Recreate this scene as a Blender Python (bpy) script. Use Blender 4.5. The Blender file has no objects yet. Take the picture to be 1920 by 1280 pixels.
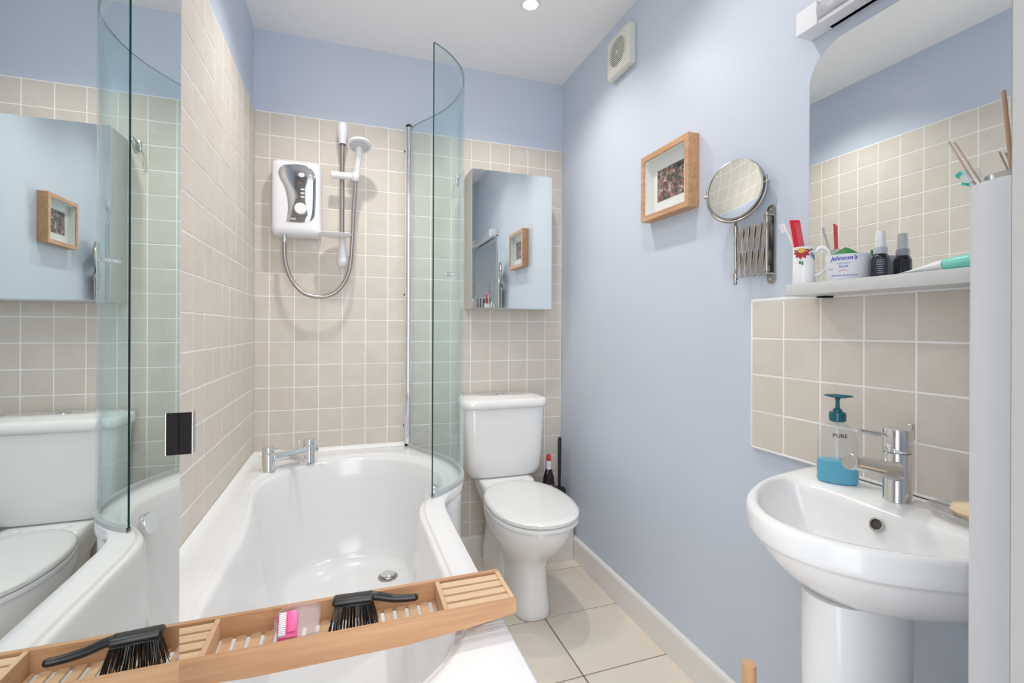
import bpy, bmesh, math, random
from mathutils import Vector, Matrix, Euler

C = bpy.context.scene.collection
S = bpy.context.scene
random.seed(7)
PI = math.pi

# ------------------------------------------------------------------ camera, world, exposure
cam_data = bpy.data.cameras.new('camera')
cam = bpy.data.objects.new('camera', cam_data)
C.objects.link(cam)
cam_data.sensor_width = 36.0
cam_data.lens = 36.0 * 888.51 / 1920.0
cam_data.shift_y = -(640 - 616.7) / 1920.0
cam_data.clip_start = 0.02
CAM = Vector((0.38542, -2.29271, 1.13410))
yaw, pitch, roll = 0.3316, -0.0003, -0.0039
fwd = Vector((math.sin(yaw) * math.cos(pitch), math.cos(yaw) * math.cos(pitch), math.sin(pitch)))
right0 = Vector((math.cos(yaw), -math.sin(yaw), 0))
up0 = right0.cross(fwd)
rt = right0 * math.cos(roll) - up0 * math.sin(roll)
upv = right0 * math.sin(roll) + up0 * math.cos(roll)
M = Matrix((rt, upv, -fwd)).transposed().to_4x4()
M.translation = CAM
cam.matrix_world = M
S.camera = cam

world = bpy.data.worlds.new('world')
S.world = world
world.use_nodes = True
bg = world.node_tree.nodes['Background']
bg.inputs[0].default_value = (0.93, 0.95, 1.0, 1)
bg.inputs[1].default_value = 2.05

S.view_settings.view_transform = 'Standard'
S.view_settings.look = 'None'
S.view_settings.gamma = 1.0
S.view_settings.use_curve_mapping = False
S.view_settings.exposure = 1.15
S.cycles.use_denoising = True
S.cycles.max_bounces = 14
S.cycles.diffuse_bounces = 6
S.cycles.glossy_bounces = 8
S.cycles.transparent_max_bounces = 24
S.cycles.transmission_bounces = 8
S.cycles.caustics_reflective = True
S.cycles.caustics_refractive = False
S.cycles.sample_clamp_indirect = 4.0

W = 1.4513          # room width
CEIL = 2.43
DM = 0.236          # plane of the mirrored door
SPOTS = [(0.38, -0.56), (1.067, -0.526), (1.067, -1.17), (0.40, -1.55)]
SPOT_W = [13.0, 11.5, 8.0, 2.5]
for i, (x, y) in enumerate(SPOTS):
    l = bpy.data.lights.new('downlight_bulb', 'SPOT')
    l.energy = SPOT_W[i]
    l.spot_size = math.radians(128)
    l.spot_blend = 0.9
    l.shadow_soft_size = 0.022
    l.color = (1.0, 0.955, 0.89)
    o = bpy.data.objects.new('downlight_bulb', l)
    o.location = (x, y, CEIL - 0.012)
    C.objects.link(o)

# ------------------------------------------------------------------ materials
def mat(name, color, rough=0.5, metal=0.0, spec=0.5, coat=0.0, noise=None, bump=0.0, bscale=60, trans=0.0, emit=None):
    m = bpy.data.materials.new(name)
    m.use_nodes = True
    nt = m.node_tree
    b = nt.nodes['Principled BSDF']
    b.inputs['Base Color'].default_value = (*color, 1)
    b.inputs['Roughness'].default_value = rough
    b.inputs['Metallic'].default_value = metal
    b.inputs['Specular IOR Level'].default_value = spec
    b.inputs['Coat Weight'].default_value = coat
    b.inputs['Coat Roughness'].default_value = 0.05
    b.inputs['Transmission Weight'].default_value = trans
    tc = nt.nodes.new('ShaderNodeTexCoord')
    if noise:                                  # noise = (second colour, scale, amount)
        n = nt.nodes.new('ShaderNodeTexNoise')
        n.inputs['Scale'].default_value = noise[1]
        n.inputs['Detail'].default_value = 5
        nt.links.new(tc.outputs['Object'], n.inputs['Vector'])
        r = nt.nodes.new('ShaderNodeValToRGB')
        r.color_ramp.elements[0].position = 0.35
        r.color_ramp.elements[1].position = 0.7
        r.color_ramp.elements[0].color = (*color, 1)
        r.color_ramp.elements[1].color = (*noise[0], 1)
        nt.links.new(n.outputs['Fac'], r.inputs['Fac'])
        nt.links.new(r.outputs['Color'], b.inputs['Base Color'])
    if bump:
        n = nt.nodes.new('ShaderNodeTexNoise')
        n.inputs['Scale'].default_value = bscale
        n.inputs['Detail'].default_value = 4
        nt.links.new(tc.outputs['Object'], n.inputs['Vector'])
        bp = nt.nodes.new('ShaderNodeBump')
        bp.inputs['Strength'].default_value = bump
        bp.inputs['Distance'].default_value = 0.002
        nt.links.new(n.outputs['Fac'], bp.inputs['Height'])
        nt.links.new(bp.outputs['Normal'], b.inputs['Normal'])
    if emit:
        b.inputs['Emission Color'].default_value = (*emit[0], 1)
        b.inputs['Emission Strength'].default_value = emit[1]
    return m

def thin_glass(name, tint, rough=0.0, ior=1.5, body=None, body_amt=0.0):
    """clear sheet: tinted transparency under a fresnel reflection, with a little body colour if wanted"""
    m = bpy.data.materials.new(name)
    m.use_nodes = True
    nt = m.node_tree
    nt.nodes.remove(nt.nodes['Principled BSDF'])
    out = nt.nodes['Material Output']
    tr = nt.nodes.new('ShaderNodeBsdfTransparent')
    tr.inputs[0].default_value = (*tint, 1)
    gl = nt.nodes.new('ShaderNodeBsdfGlossy')
    gl.inputs['Roughness'].default_value = rough
    gl.inputs[0].default_value = (1, 1, 1, 1)
    lw = nt.nodes.new('ShaderNodeLayerWeight')       # Schlick's curve on the facing angle: the same from both sides of the sheet
    lw.inputs[0].default_value = 0.5
    pw = nt.nodes.new('ShaderNodeMath'); pw.operation = 'POWER'; pw.inputs[1].default_value = 5.0
    nt.links.new(lw.outputs['Facing'], pw.inputs[0])
    f0 = ((ior-1)/(ior+1))**2
    fr = nt.nodes.new('ShaderNodeMath'); fr.operation = 'MULTIPLY_ADD'
    fr.inputs[1].default_value = 0.8*(1-f0); fr.inputs[2].default_value = f0
    nt.links.new(pw.outputs[0], fr.inputs[0])
    src = tr.outputs[0]
    if body:
        df = nt.nodes.new('ShaderNodeBsdfDiffuse')
        df.inputs[0].default_value = (*body, 1)
        m0 = nt.nodes.new('ShaderNodeMixShader')
        m0.inputs[0].default_value = body_amt
        nt.links.new(src, m0.inputs[1])
        nt.links.new(df.outputs[0], m0.inputs[2])
        src = m0.outputs[0]
    mx = nt.nodes.new('ShaderNodeMixShader')
    nt.links.new(fr.outputs[0], mx.inputs[0])
    nt.links.new(src, mx.inputs[1])
    nt.links.new(gl.outputs[0], mx.inputs[2])
    nt.links.new(mx.outputs[0], out.inputs[0])
    return m

def tile_mat(name, c1, c2, c3, rough=0.42, scale=14):
    m = bpy.data.materials.new(name)
    m.use_nodes = True
    nt = m.node_tree
    b = nt.nodes['Principled BSDF']
    b.inputs['Roughness'].default_value = rough
    b.inputs['Specular IOR Level'].default_value = 0.35
    tc = nt.nodes.new('ShaderNodeTexCoord')
    oi = nt.nodes.new('ShaderNodeObjectInfo')
    add = nt.nodes.new('ShaderNodeVectorMath'); add.operation = 'ADD'
    sc = nt.nodes.new('ShaderNodeVectorMath'); sc.operation = 'SCALE'
    cmb = nt.nodes.new('ShaderNodeCombineXYZ')
    for i in range(3): nt.links.new(oi.outputs['Random'], cmb.inputs[i])
    nt.links.new(cmb.outputs[0], sc.inputs[0]); sc.inputs['Scale'].default_value = 37.0
    nt.links.new(tc.outputs['Object'], add.inputs[0]); nt.links.new(sc.outputs[0], add.inputs[1])
    n = nt.nodes.new('ShaderNodeTexNoise')
    n.inputs['Scale'].default_value = scale; n.inputs['Detail'].default_value = 4
    nt.links.new(add.outputs[0], n.inputs['Vector'])
    r = nt.nodes.new('ShaderNodeValToRGB')
    e = r.color_ramp.elements
    e[0].position = 0.3; e[0].color = (*c1, 1)
    e[1].position = 0.72; e[1].color = (*c2, 1)
    nt.links.new(n.outputs['Fac'], r.inputs['Fac'])
    r2 = nt.nodes.new('ShaderNodeMix'); r2.data_type = 'RGBA'
    mul = nt.nodes.new('ShaderNodeMath'); mul.operation = 'MULTIPLY'; mul.inputs[1].default_value = 0.55
    nt.links.new(oi.outputs['Random'], mul.inputs[0])
    nt.links.new(mul.outputs[0], r2.inputs['Factor'])
    nt.links.new(r.outputs['Color'], r2.inputs['A'])
    r2.inputs['B'].default_value = (*c3, 1)
    nt.links.new(r2.outputs['Result'], b.inputs['Base Color'])
    n2 = nt.nodes.new('ShaderNodeTexNoise'); n2.inputs['Scale'].default_value = 90
    nt.links.new(add.outputs[0], n2.inputs['Vector'])
    bp = nt.nodes.new('ShaderNodeBump'); bp.inputs['Strength'].default_value = 0.12; bp.inputs['Distance'].default_value = 0.002
    nt.links.new(n2.outputs['Fac'], bp.inputs['Height']); nt.links.new(bp.outputs['Normal'], b.inputs['Normal'])
    return m

def wood_mat(name, c1, c2, axis='X', rough=0.45):
    m = bpy.data.materials.new(name)
    m.use_nodes = True
    nt = m.node_tree
    b = nt.nodes['Principled BSDF']
    b.inputs['Roughness'].default_value = rough
    tc = nt.nodes.new('ShaderNodeTexCoord')
    mp = nt.nodes.new('ShaderNodeMapping')
    s = {'X': (5, 90, 90), 'Y': (90, 5, 90), 'Z': (90, 90, 5)}[axis]
    mp.inputs['Scale'].default_value = s
    nt.links.new(tc.outputs['Object'], mp.inputs[0])
    n = nt.nodes.new('ShaderNodeTexNoise'); n.inputs['Scale'].default_value = 1.0; n.inputs['Detail'].default_value = 6
    n.inputs['Distortion'].default_value = 0.6
    nt.links.new(mp.outputs[0], n.inputs['Vector'])
    r = nt.nodes.new('ShaderNodeValToRGB')
    r.color_ramp.elements[0].position = 0.3; r.color_ramp.elements[0].color = (*c1, 1)
    r.color_ramp.elements[1].position = 0.7; r.color_ramp.elements[1].color = (*c2, 1)
    nt.links.new(n.outputs['Fac'], r.inputs['Fac']); nt.links.new(r.outputs['Color'], b.inputs['Base Color'])
    return m

M_BLUE = mat('blue_wall_paint', (0.550, 0.604, 0.700), 0.38, spec=0.4, noise=((0.565, 0.618, 0.712), 3, 1), bump=0.05, bscale=120)
M_CEIL = mat('ceiling_paint', (0.86, 0.85, 0.85), 0.8)
M_GROUT = mat('white_grout', (0.90, 0.88, 0.86), 0.8, bump=0.2, bscale=300)
M_TILE = tile_mat('beige_tile', (0.625, 0.562, 0.495), (0.680, 0.630, 0.572), (0.655, 0.590, 0.505))
M_FLOORT = tile_mat('floor_tile', (0.74, 0.65, 0.545), (0.80, 0.73, 0.64), (0.76, 0.68, 0.58), rough=0.35, scale=6)
M_FGROUT = mat('dark_grout', (0.13, 0.105, 0.09), 0.9)
M_SKIRT = mat('skirting_gloss', (0.76, 0.74, 0.71), 0.3)
M_ACRYL = mat('bath_acrylic', (0.81, 0.81, 0.82), 0.14, coat=0.15)
M_SEAL = mat('silicone', (0.84, 0.84, 0.83), 0.35)
M_CERAM = mat('toilet_ceramic', (0.82, 0.815, 0.80), 0.10, coat=0.5)
M_CERAM2 = mat('basin_ceramic', (0.84, 0.84, 0.84), 0.16, coat=0.1, spec=0.4)
M_CHROME = mat('chrome', (0.82, 0.82, 0.83), 0.06, 1.0)
M_SATIN = mat('satin_metal', (0.62, 0.62, 0.62), 0.25, 1.0)
M_STEEL = mat('brushed_steel_hose', (0.42, 0.39, 0.37), 0.32, 1.0, bump=0.0)
M_NICKEL = mat('aged_nickel', (0.46, 0.44, 0.42), 0.28, 1.0, noise=((0.36, 0.33, 0.30), 60, 1))
M_DARK = mat('dark_plate', (0.010, 0.008, 0.008), 0.6, spec=0.08)
M_BLACK = mat('black_plastic', (0.012, 0.012, 0.013), 0.35)
M_WHITEP = mat('white_plastic', (0.80, 0.80, 0.83), 0.28)
M_WHITEC = mat('white_column', (0.66, 0.67, 0.70), 0.45)
M_CREAMP = mat('cream_plastic', (0.70, 0.69, 0.62), 0.35)
M_CABSIDE = mat('cabinet_side', (0.52, 0.50, 0.45), 0.4)
M_MIRROR = mat('mirror_silver', (0.82, 0.86, 0.85), 0.0, 1.0)
M_MIRROR2 = mat('basin_mirror_silver', (0.86, 0.885, 0.87), 0.0, 1.0)
M_EDGE = mat('glass_edge', (0.008, 0.035, 0.042), 0.15, spec=0.3)
M_MEDGE = mat('mirror_edge', (0.45, 0.48, 0.47), 0.2)
M_GLASS = thin_glass('screen_glass', (0.928, 0.972, 0.974), ior=1.38)
M_CLEAR = thin_glass('clear_plastic', (0.93, 0.935, 0.93), ior=1.3, body=(0.8, 0.8, 0.8), body_amt=0.12)
M_CLEAR2 = thin_glass('clear_dish', (0.90, 0.90, 0.89), ior=1.5, rough=0.05, body=(0.75, 0.74, 0.72), body_amt=0.3)
M_DIFF = thin_glass('clear_diffuser', (0.95, 0.93, 0.94), ior=1.45, rough=0.08, body=(0.78, 0.75, 0.77), body_amt=0.35)
M_LIQ = thin_glass('blue_soap', (0.25, 0.78, 0.95), ior=1.3, body=(0.05, 0.60, 0.86), body_amt=0.65)
M_PUMP = mat('teal_pump', (0.005, 0.110, 0.140), 0.25)
M_OAK = wood_mat('oak_frame', (0.46, 0.235, 0.12), (0.60, 0.35, 0.19), 'Y')
M_BAMB = wood_mat('bamboo', (0.46, 0.245, 0.120), (0.57, 0.335, 0.180), 'X')
M_BAMBL = wood_mat('bamboo_slat', (0.60, 0.40, 0.235), (0.70, 0.50, 0.32), 'X')
M_BAMBY = wood_mat('bamboo_cross', (0.58, 0.36, 0.20), (0.68, 0.47, 0.29), 'Y')
M_DOWEL = wood_mat('beech_dowel', (0.62, 0.36, 0.17), (0.70, 0.44, 0.23), 'Z')
M_REED = mat('reed', (0.50, 0.29, 0.18), 0.7)
M_REEDL = mat('pale_reed', (0.62, 0.47, 0.36), 0.7)
M_PAPER = mat('white_mount', (0.78, 0.78, 0.76), 0.7)
M_PICGLASS = thin_glass('picture_glass', (0.97, 0.98, 0.98), ior=1.25)
M_RED = mat('red_comb', (0.80, 0.02, 0.045), 0.3)
M_DRED = mat('petal_red', (0.40, 0.015, 0.02), 0.5)
M_YEL = mat('flower_centre', (0.75, 0.42, 0.06), 0.5)
M_LEAF = mat('leaf_green', (0.05, 0.22, 0.12), 0.5)
M_BLUEF = mat('blue_flower', (0.12, 0.16, 0.48), 0.5)
M_GREEN = mat('green_packet', (0.01, 0.16, 0.03), 0.3, noise=((0.03, 0.30, 0.06), 40, 1))
M_TUB = mat('tub_plastic', (0.74, 0.74, 0.80), 0.35)
M_PRINTB = mat('blue_print', (0.03, 0.05, 0.42), 0.5)
M_PRINTP = mat('pink_print', (0.75, 0.30, 0.36), 0.5)
M_PRINTG = mat('grey_blue_print', (0.25, 0.28, 0.52), 0.5)
M_PRINTD = mat('dark_print', (0.06, 0.05, 0.05), 0.5)
M_PRINTW = mat('pale_print', (0.38, 0.42, 0.48), 0.5)
M_AMBER = mat('dark_bottle', (0.02, 0.012, 0.018), 0.15)
M_LABEL = mat('slate_label', (0.030, 0.033, 0.050), 0.5)
M_CAP = mat('frosted_cap', (0.74, 0.75, 0.78), 0.2)
M_COLLAR = mat('grey_collar', (0.42, 0.45, 0.52), 0.3)
M_TEAL = mat('mint_plastic', (0.22, 0.68, 0.58), 0.3)
M_TEALD = mat('mint_dark', (0.05, 0.60, 0.44), 0.3)
M_TUBE = mat('toothpaste_tube', (0.80, 0.81, 0.82), 0.3)
M_SOAP = mat('cream_soap', (0.86, 0.70, 0.48), 0.35)
M_PINK = mat('pink_brush', (0.86, 0.13, 0.36), 0.3)
M_BRIST = mat('white_bristle', (0.85, 0.83, 0.84), 0.5)
M_FROST = thin_glass('frosted_case', (0.93, 0.90, 0.91), ior=1.25, rough=0.3, body=(0.84, 0.78, 0.79), body_amt=0.42)
M_CAPRED = mat('red_cap', (0.75, 0.03, 0.02), 0.3)
M_LENS = mat('lamp_lens', (1, 1, 1), 0.3, emit=((1.0, 0.97, 0.92), 14.0))
M_PIPE = mat('copper_green_pipe', (0.20, 0.24, 0.20), 0.4)
M_SCREENG = mat('chrome_panel', (0.60, 0.62, 0.65), 0.05, 1.0)
M_SEALG = mat('grey_seal', (0.50, 0.52, 0.52), 0.4)
M_JAMB = mat('darkened_lining', (0.30, 0.29, 0.28), 0.3)  # white bead darkened in its colour to offset the strong doorway light
M_LILAC = mat('darkened_lilac', (0.155, 0.150, 0.190), 0.8, spec=0.2)  # lilac reveal with shade put into its colour against the bright world

def photo_mat():
    m = bpy.data.materials.new('garden_photo'); m.use_nodes = True
    nt = m.node_tree; b = nt.nodes['Principled BSDF']; b.inputs['Roughness'].default_value = 0.6
    tc = nt.nodes.new('ShaderNodeTexCoord')
    v = nt.nodes.new('ShaderNodeTexVoronoi'); v.inputs['Scale'].default_value = 150
    n = nt.nodes.new('ShaderNodeTexNoise'); n.inputs['Scale'].default_value = 60; n.inputs['Detail'].default_value = 8
    nt.links.new(tc.outputs['Object'], v.inputs['Vector']); nt.links.new(tc.outputs['Object'], n.inputs['Vector'])
    r = nt.nodes.new('ShaderNodeValToRGB'); cr = r.color_ramp
    cr.elements[0].position = 0.30; cr.elements[0].color = (0.012, 0.02, 0.016, 1)
    cr.elements[1].position = 0.74; cr.elements[1].color = (0.72, 0.58, 0.50, 1)
    for p, c in ((0.42, (0.05, 0.085, 0.05, 1)), (0.50, (0.20, 0.09, 0.07, 1)), (0.57, (0.30, 0.12, 0.14, 1)), (0.64, (0.36, 0.32, 0.24, 1))):
        e = cr.elements.new(p); e.color = c
    mx = nt.nodes.new('ShaderNodeMath'); mx.operation = 'MULTIPLY_ADD'; mx.inputs[1].default_value = 0.22
    sp = nt.nodes.new('ShaderNodeSeparateColor')
    nt.links.new(v.outputs['Color'], sp.inputs[0]); nt.links.new(sp.outputs[0], mx.inputs[0])
    sub = nt.nodes.new('ShaderNodeMath'); sub.operation = 'SUBTRACT'; sub.inputs[1].default_value = 0.10
    nt.links.new(n.outputs['Fac'], sub.inputs[0]); nt.links.new(sub.outputs[0], mx.inputs[2])
    nt.links.new(mx.outputs[0], r.inputs['Fac']); nt.links.new(r.outputs['Color'], b.inputs['Base Color'])
    return m
M_PHOTO = photo_mat()

# ------------------------------------------------------------------ builders
def world_loc(o):
    m = Matrix.Identity(4)
    chain = []
    while o: chain.append(o); o = o.parent
    for k in reversed(chain):
        m = m @ (Matrix.Translation(k.location) @ k.rotation_euler.to_matrix().to_4x4())
    return m

def obj(name, bm, material, parent=None, smooth=True, local=False, angle=40):
    me = bpy.data.meshes.new(name)
    if parent is not None and not local:
        bmesh.ops.transform(bm, matrix=world_loc(parent).inverted(), verts=bm.verts)
    bmesh.ops.recalc_face_normals(bm, faces=bm.faces)
    bm.to_mesh(me); bm.free()
    mats = material if isinstance(material, (list, tuple)) else [material]
    for m in mats: me.materials.append(m)
    if smooth:
        me.polygons.foreach_set('use_smooth', [True] * len(me.polygons))
        me.set_sharp_from_angle(angle=math.radians(angle))
    o = bpy.data.objects.new(name, me)
    C.objects.link(o)
    if parent is not None: o.parent = parent
    return o

def tag(o, label=None, cat=None, group=None, kind=None):
    if label: o['label'] = label
    if cat: o['category'] = cat
    if group: o['group'] = group
    if kind: o['kind'] = kind
    return o

def thing(name, label, cat, loc, rot=(0, 0, 0), group=None):
    o = bpy.data.objects.new(name, None); C.objects.link(o)
    o.empty_display_size = 0.03
    o.location = loc; o.rotation_euler = rot
    return tag(o, label, cat, group)

def plab(o, label): o['label'] = label; return o

def box(x0, x1, y0, y1, z0, z1, bevel=0.0, seg=2, bm=None):
    n = bm is None
    b2 = bmesh.new()
    bmesh.ops.create_cube(b2, size=1)
    bmesh.ops.transform(b2, matrix=Matrix.Translation(((x0+x1)/2, (y0+y1)/2, (z0+z1)/2)) @ Matrix.Diagonal((abs(x1-x0), abs(y1-y0), abs(z1-z0), 1)), verts=b2.verts)
    if bevel:
        bmesh.ops.bevel(b2, geom=list(b2.edges), offset=bevel, segments=seg, affect='EDGES', profile=0.5)
    return b2 if n else join(bm, b2)

def join(a, b):
    me = bpy.data.meshes.new('tmp'); b.to_mesh(me); b.free()
    a.from_mesh(me); bpy.data.meshes.remove(me)
    return a

def lathe(profile, centre=(0, 0, 0), axis=(0, 0, 1), seg=32, cap=True, sx=1.0, sy=1.0):
    """profile: list of (radius, height) along the axis"""
    bm = bmesh.new()
    rings = []
    for r, h in profile:
        rings.append([bm.verts.new((r*sx*math.cos(2*PI*k/seg), r*sy*math.sin(2*PI*k/seg), h)) for k in range(seg)])
    for a, b in zip(rings, rings[1:]):
        for k in range(seg):
            bm.faces.new((a[k], a[(k+1) % seg], b[(k+1) % seg], b[k]))
    if cap:
        bm.faces.new(rings[0][::-1]); bm.faces.new(rings[-1])
    q = Vector((0, 0, 1)).rotation_difference(Vector(axis).normalized())
    bmesh.ops.transform(bm, matrix=Matrix.Translation(centre) @ q.to_matrix().to_4x4(), verts=bm.verts)
    return bm

def cyl(p0, p1, r, r1=None, seg=24, ch=0.0):
    p0, p1 = Vector(p0), Vector(p1)
    L = (p1 - p0).length
    r1 = r if r1 is None else r1
    pr = [(r, 0), (r1, L)] if not ch else [(r-ch, 0), (r, ch), (r1, L-ch), (r1-ch, L)]
    return lathe(pr, p0, p1 - p0, seg)

def loft(rings, closed=True, cap0=False, cap1=False):
    bm = bmesh.new()
    R = [[bm.verts.new(p) for p in ring] for ring in rings]
    for a, b in zip(R, R[1:]):
        n = len(a)
        for k in range(n if closed else n-1):
            bm.faces.new((a[k], a[(k+1) % n], b[(k+1) % n], b[k]))
    if cap0: bm.faces.new(R[0][::-1])
    if cap1: bm.faces.new(R[-1])
    return bm

def crspline(pts, sub=6, closed=False):
    P = [Vector(p) for p in pts]; n = len(P); out = []
    for i in range(n if closed else n-1):
        p0 = P[(i-1) % n] if (closed or i > 0) else P[0]
        p1 = P[i]; p2 = P[(i+1) % n]
        p3 = P[(i+2) % n] if (closed or i+2 < n) else P[-1]
        for s in range(sub):
            t = s / sub
            out.append(0.5*((2*p1) + (-p0+p2)*t + (2*p0-5*p1+4*p2-p3)*t*t + (-p0+3*p1-3*p2+p3)*t**3))
    if not closed: out.append(P[-1])
    return out

def tube(pts, r, seg=12, sub=6, radii=None, cap=True):
    path = crspline(pts, sub) if sub > 1 else [Vector(p) for p in pts]
    bm = bmesh.new(); rings = []
    n0 = Vector((0, 0, 1))
    prev = None
    for i, p in enumerate(path):
        t = (path[min(i+1, len(path)-1)] - path[max(i-1, 0)]).normalized()
        if prev is None:
            a = t.cross(Vector((0, 0, 1)))
            if a.length < 1e-3: a = t.cross(Vector((1, 0, 0)))
            a.normalize()
        else:
            a = (prev - t*prev.dot(t)).normalized()
        prev = a
        b = t.cross(a)
        rr = r if radii is None else radii[0] + (radii[1]-radii[0])*i/(len(path)-1) if len(radii) == 2 else radii[i]
        rings.append([bm.verts.new(p + (a*math.cos(2*PI*k/seg) + b*math.sin(2*PI*k/seg))*rr) for k in range(seg)])
    for A, B in zip(rings, rings[1:]):
        for k in range(seg): bm.faces.new((A[k], A[(k+1) % seg], B[(k+1) % seg], B[k]))
    if cap: bm.faces.new(rings[0][::-1]); bm.faces.new(rings[-1])
    return bm

def sell(cx, cy, a, b, z, n=2.0, N=64, bflat=None):
    """superellipse ring in XY"""
    out = []
    for k in range(N):
        t = 2*PI*k/N
        c, s = math.cos(t), math.sin(t)
        x = cx + a*math.copysign(abs(c)**(2/n), c)
        y = cy + b*math.copysign(abs(s)**(2/n), s)
        out.append(Vector((x, y, z)))
    return out

def prism(poly, axis, lo, hi, bevel=0.0, seg=2):
    """2-D polygon extruded along axis ('X','Y','Z'); poly in the other two axes in XYZ order"""
    bm = bmesh.new()
    def P(a, b, h): return {'X': (h, a, b), 'Y': (a, h, b), 'Z': (a, b, h)}[axis]
    A = [bm.verts.new(P(a, b, lo)) for a, b in poly]
    B = [bm.verts.new(P(a, b, hi)) for a, b in poly]
    n = len(poly)
    for k in range(n): bm.faces.new((A[k], A[(k+1) % n], B[(k+1) % n], B[k]))
    f0 = bm.faces.new(A[::-1]); f1 = bm.faces.new(B)
    if bevel:
        bmesh.ops.bevel(bm, geom=list(f0.edges) + list(f1.edges), offset=bevel, segments=seg, affect='EDGES', profile=0.5)
    return bm

def frame_bm(a0, a1, b0, b1, w, axis, lo, hi, wb=None):
    bm = bmesh.new()
    wb = wb or w
    O = [(a0, b0), (a1, b0), (a1, b1), (a0, b1)]
    I = [(a0+w, b0+wb), (a1-w, b0+wb), (a1-w, b1-wb), (a0+w, b1-wb)]
    def P(a, b, h): return {'X': (h, a, b), 'Y': (a, h, b), 'Z': (a, b, h)}[axis]
    vs = [[bm.verts.new(P(a, b, h)) for a, b in L] for h in (lo, hi) for L in (O, I)]
    o0, i0, o1, i1 = vs
    for k in range(4):
        j = (k+1) % 4
        bm.faces.new((o0[k], o0[j], i0[j], i0[k])); bm.faces.new((o1[k], i1[k], i1[j], o1[j]))
        bm.faces.new((o0[k], o1[k], o1[j], o0[j])); bm.faces.new((i0[k], i0[j], i1[j], i1[k]))
    return bm

def lettering(text, size, material, parent, mapper, shear=0.0, spacing=1.0, bold=0.0, name='lettering'):
    """flat print: real glyph outlines laid onto the surface by mapper(x, y)"""
    cu = bpy.data.curves.new('letters', 'FONT')
    cu.body = text; cu.size = size; cu.shear = shear; cu.align_x = 'CENTER'; cu.space_character = spacing
    cu.offset = bold; cu.resolution_u = 3
    tmp = bpy.data.objects.new('letters', cu); C.objects.link(tmp)
    dg = bpy.context.evaluated_depsgraph_get()
    me = bpy.data.meshes.new_from_object(tmp.evaluated_get(dg))
    bpy.data.objects.remove(tmp)
    inv = world_loc(parent).inverted()
    for v in me.vertices: v.co = inv @ Vector(mapper(v.co.x, v.co.y))
    me.materials.clear(); me.materials.append(material)
    me.name = name
    o = bpy.data.objects.new(name, me); C.objects.link(o); o.parent = parent
    return o

# ------------------------------------------------------------------ room shell
def struct(name, bm, m, smooth=False):
    return tag(obj(name, bm, m, smooth=smooth), kind='structure')

YF = -2.42
floor = struct('floor', box(-0.1, W+0.1, YF, 0.1, -0.08, -0.006), M_FGROUT)
ceiling = struct('ceiling', box(-0.1, W+0.1, YF, 0.1, CEIL, CEIL+0.06), M_CEIL)
wall_back = struct('wall_back', box(-0.1, W+0.1, 0.006, 0.1, -0.01, CEIL), M_BLUE)
wall_left = struct('wall_left', box(-0.1, -0.006, YF, 0.006, -0.01, CEIL), M_BLUE)
wall_right = struct('wall_right', box(W+0.002, W+0.1, YF, 0.006, -0.01, CEIL), M_BLUE)
# end of the wall beside the open doorway the photograph was taken from
wall_front = struct('wall_front', box(0.8135, W+0.05, -2.30, -2.104, 0, CEIL), M_BLUE)
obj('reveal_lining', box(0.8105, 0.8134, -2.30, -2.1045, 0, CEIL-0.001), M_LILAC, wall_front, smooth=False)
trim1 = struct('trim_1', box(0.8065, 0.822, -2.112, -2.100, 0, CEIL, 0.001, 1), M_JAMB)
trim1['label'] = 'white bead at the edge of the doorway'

def tile_mesh(name, w, h, orient, t=0.006, ch=0.0010):
    bm = bmesh.new()
    def P(a, b, d):          # d = height above the grout bed
        if orient == 'back': return (a, -d, b)
        if orient == 'left': return (d, a, b)
        if orient == 'right': return (-d, a, b)
        return (a, b, d)
    rings = []
    for ins, d in ((0, 0), (0, t-ch*0.8), (ch, t)):
        rings.append([bm.verts.new(P(sx*(w/2-ins), sy*(h/2-ins), d)) for sx, sy in ((-1, -1), (1, -1), (1, 1), (-1, 1))])
    for A, B in zip(rings, rings[1:]):
        for k in range(4): bm.faces.new((A[k], A[(k+1) % 4], B[(k+1) % 4], B[k]))
    bm.faces.new(rings[-1])
    bmesh.ops.recalc_face_normals(bm, faces=bm.faces)
    c = bm.faces[:][-1].calc_center_median()
    me = bpy.data.meshes.new(name); 
    f = max(bm.faces, key=lambda q: q.calc_area()); n = f.normal
    want = Vector(P(0, 0, 1))
    if n.dot(want) < 0: bmesh.ops.reverse_faces(bm, faces=bm.faces)
    bm.to_mesh(me); bm.free()
    return me

GAP = 0.0040
cache = {}
def lay_tile(parent, orient, a0, a1, b0, b1, plane, m, gap=GAP, t=0.006, name='tile'):
    w, h = a1-a0-gap, b1-b0-gap
    if w < 0.006 or h < 0.006: return
    key = (orient, round(w, 4), round(h, 4), m.name)
    if key not in cache:
        me = tile_mesh('tile', w, h, orient, t)
        me.materials.append(m); cache[key] = me
    o = bpy.data.objects.new(name, cache[key]); C.objects.link(o); o.parent = parent
    a, b = (a0+a1)/2, (b0+b1)/2
    j = random.uniform(-0.0004, 0.0003)
    s = 0.0002
    r = [random.gauss(0, 0.0018) for _ in range(2)]
    if orient == 'back': o.location = (a, plane-j, b); o.rotation_euler = (r[0], 0, r[1])
    elif orient == 'left': o.location = (plane+j, a, b); o.rotation_euler = (0, r[0], r[1])
    elif orient == 'right': o.location = (plane-j, a, b); o.rotation_euler = (0, r[0], r[1])
    else: o.location = (a, b, plane+j)

ZT = 2.0729
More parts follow.
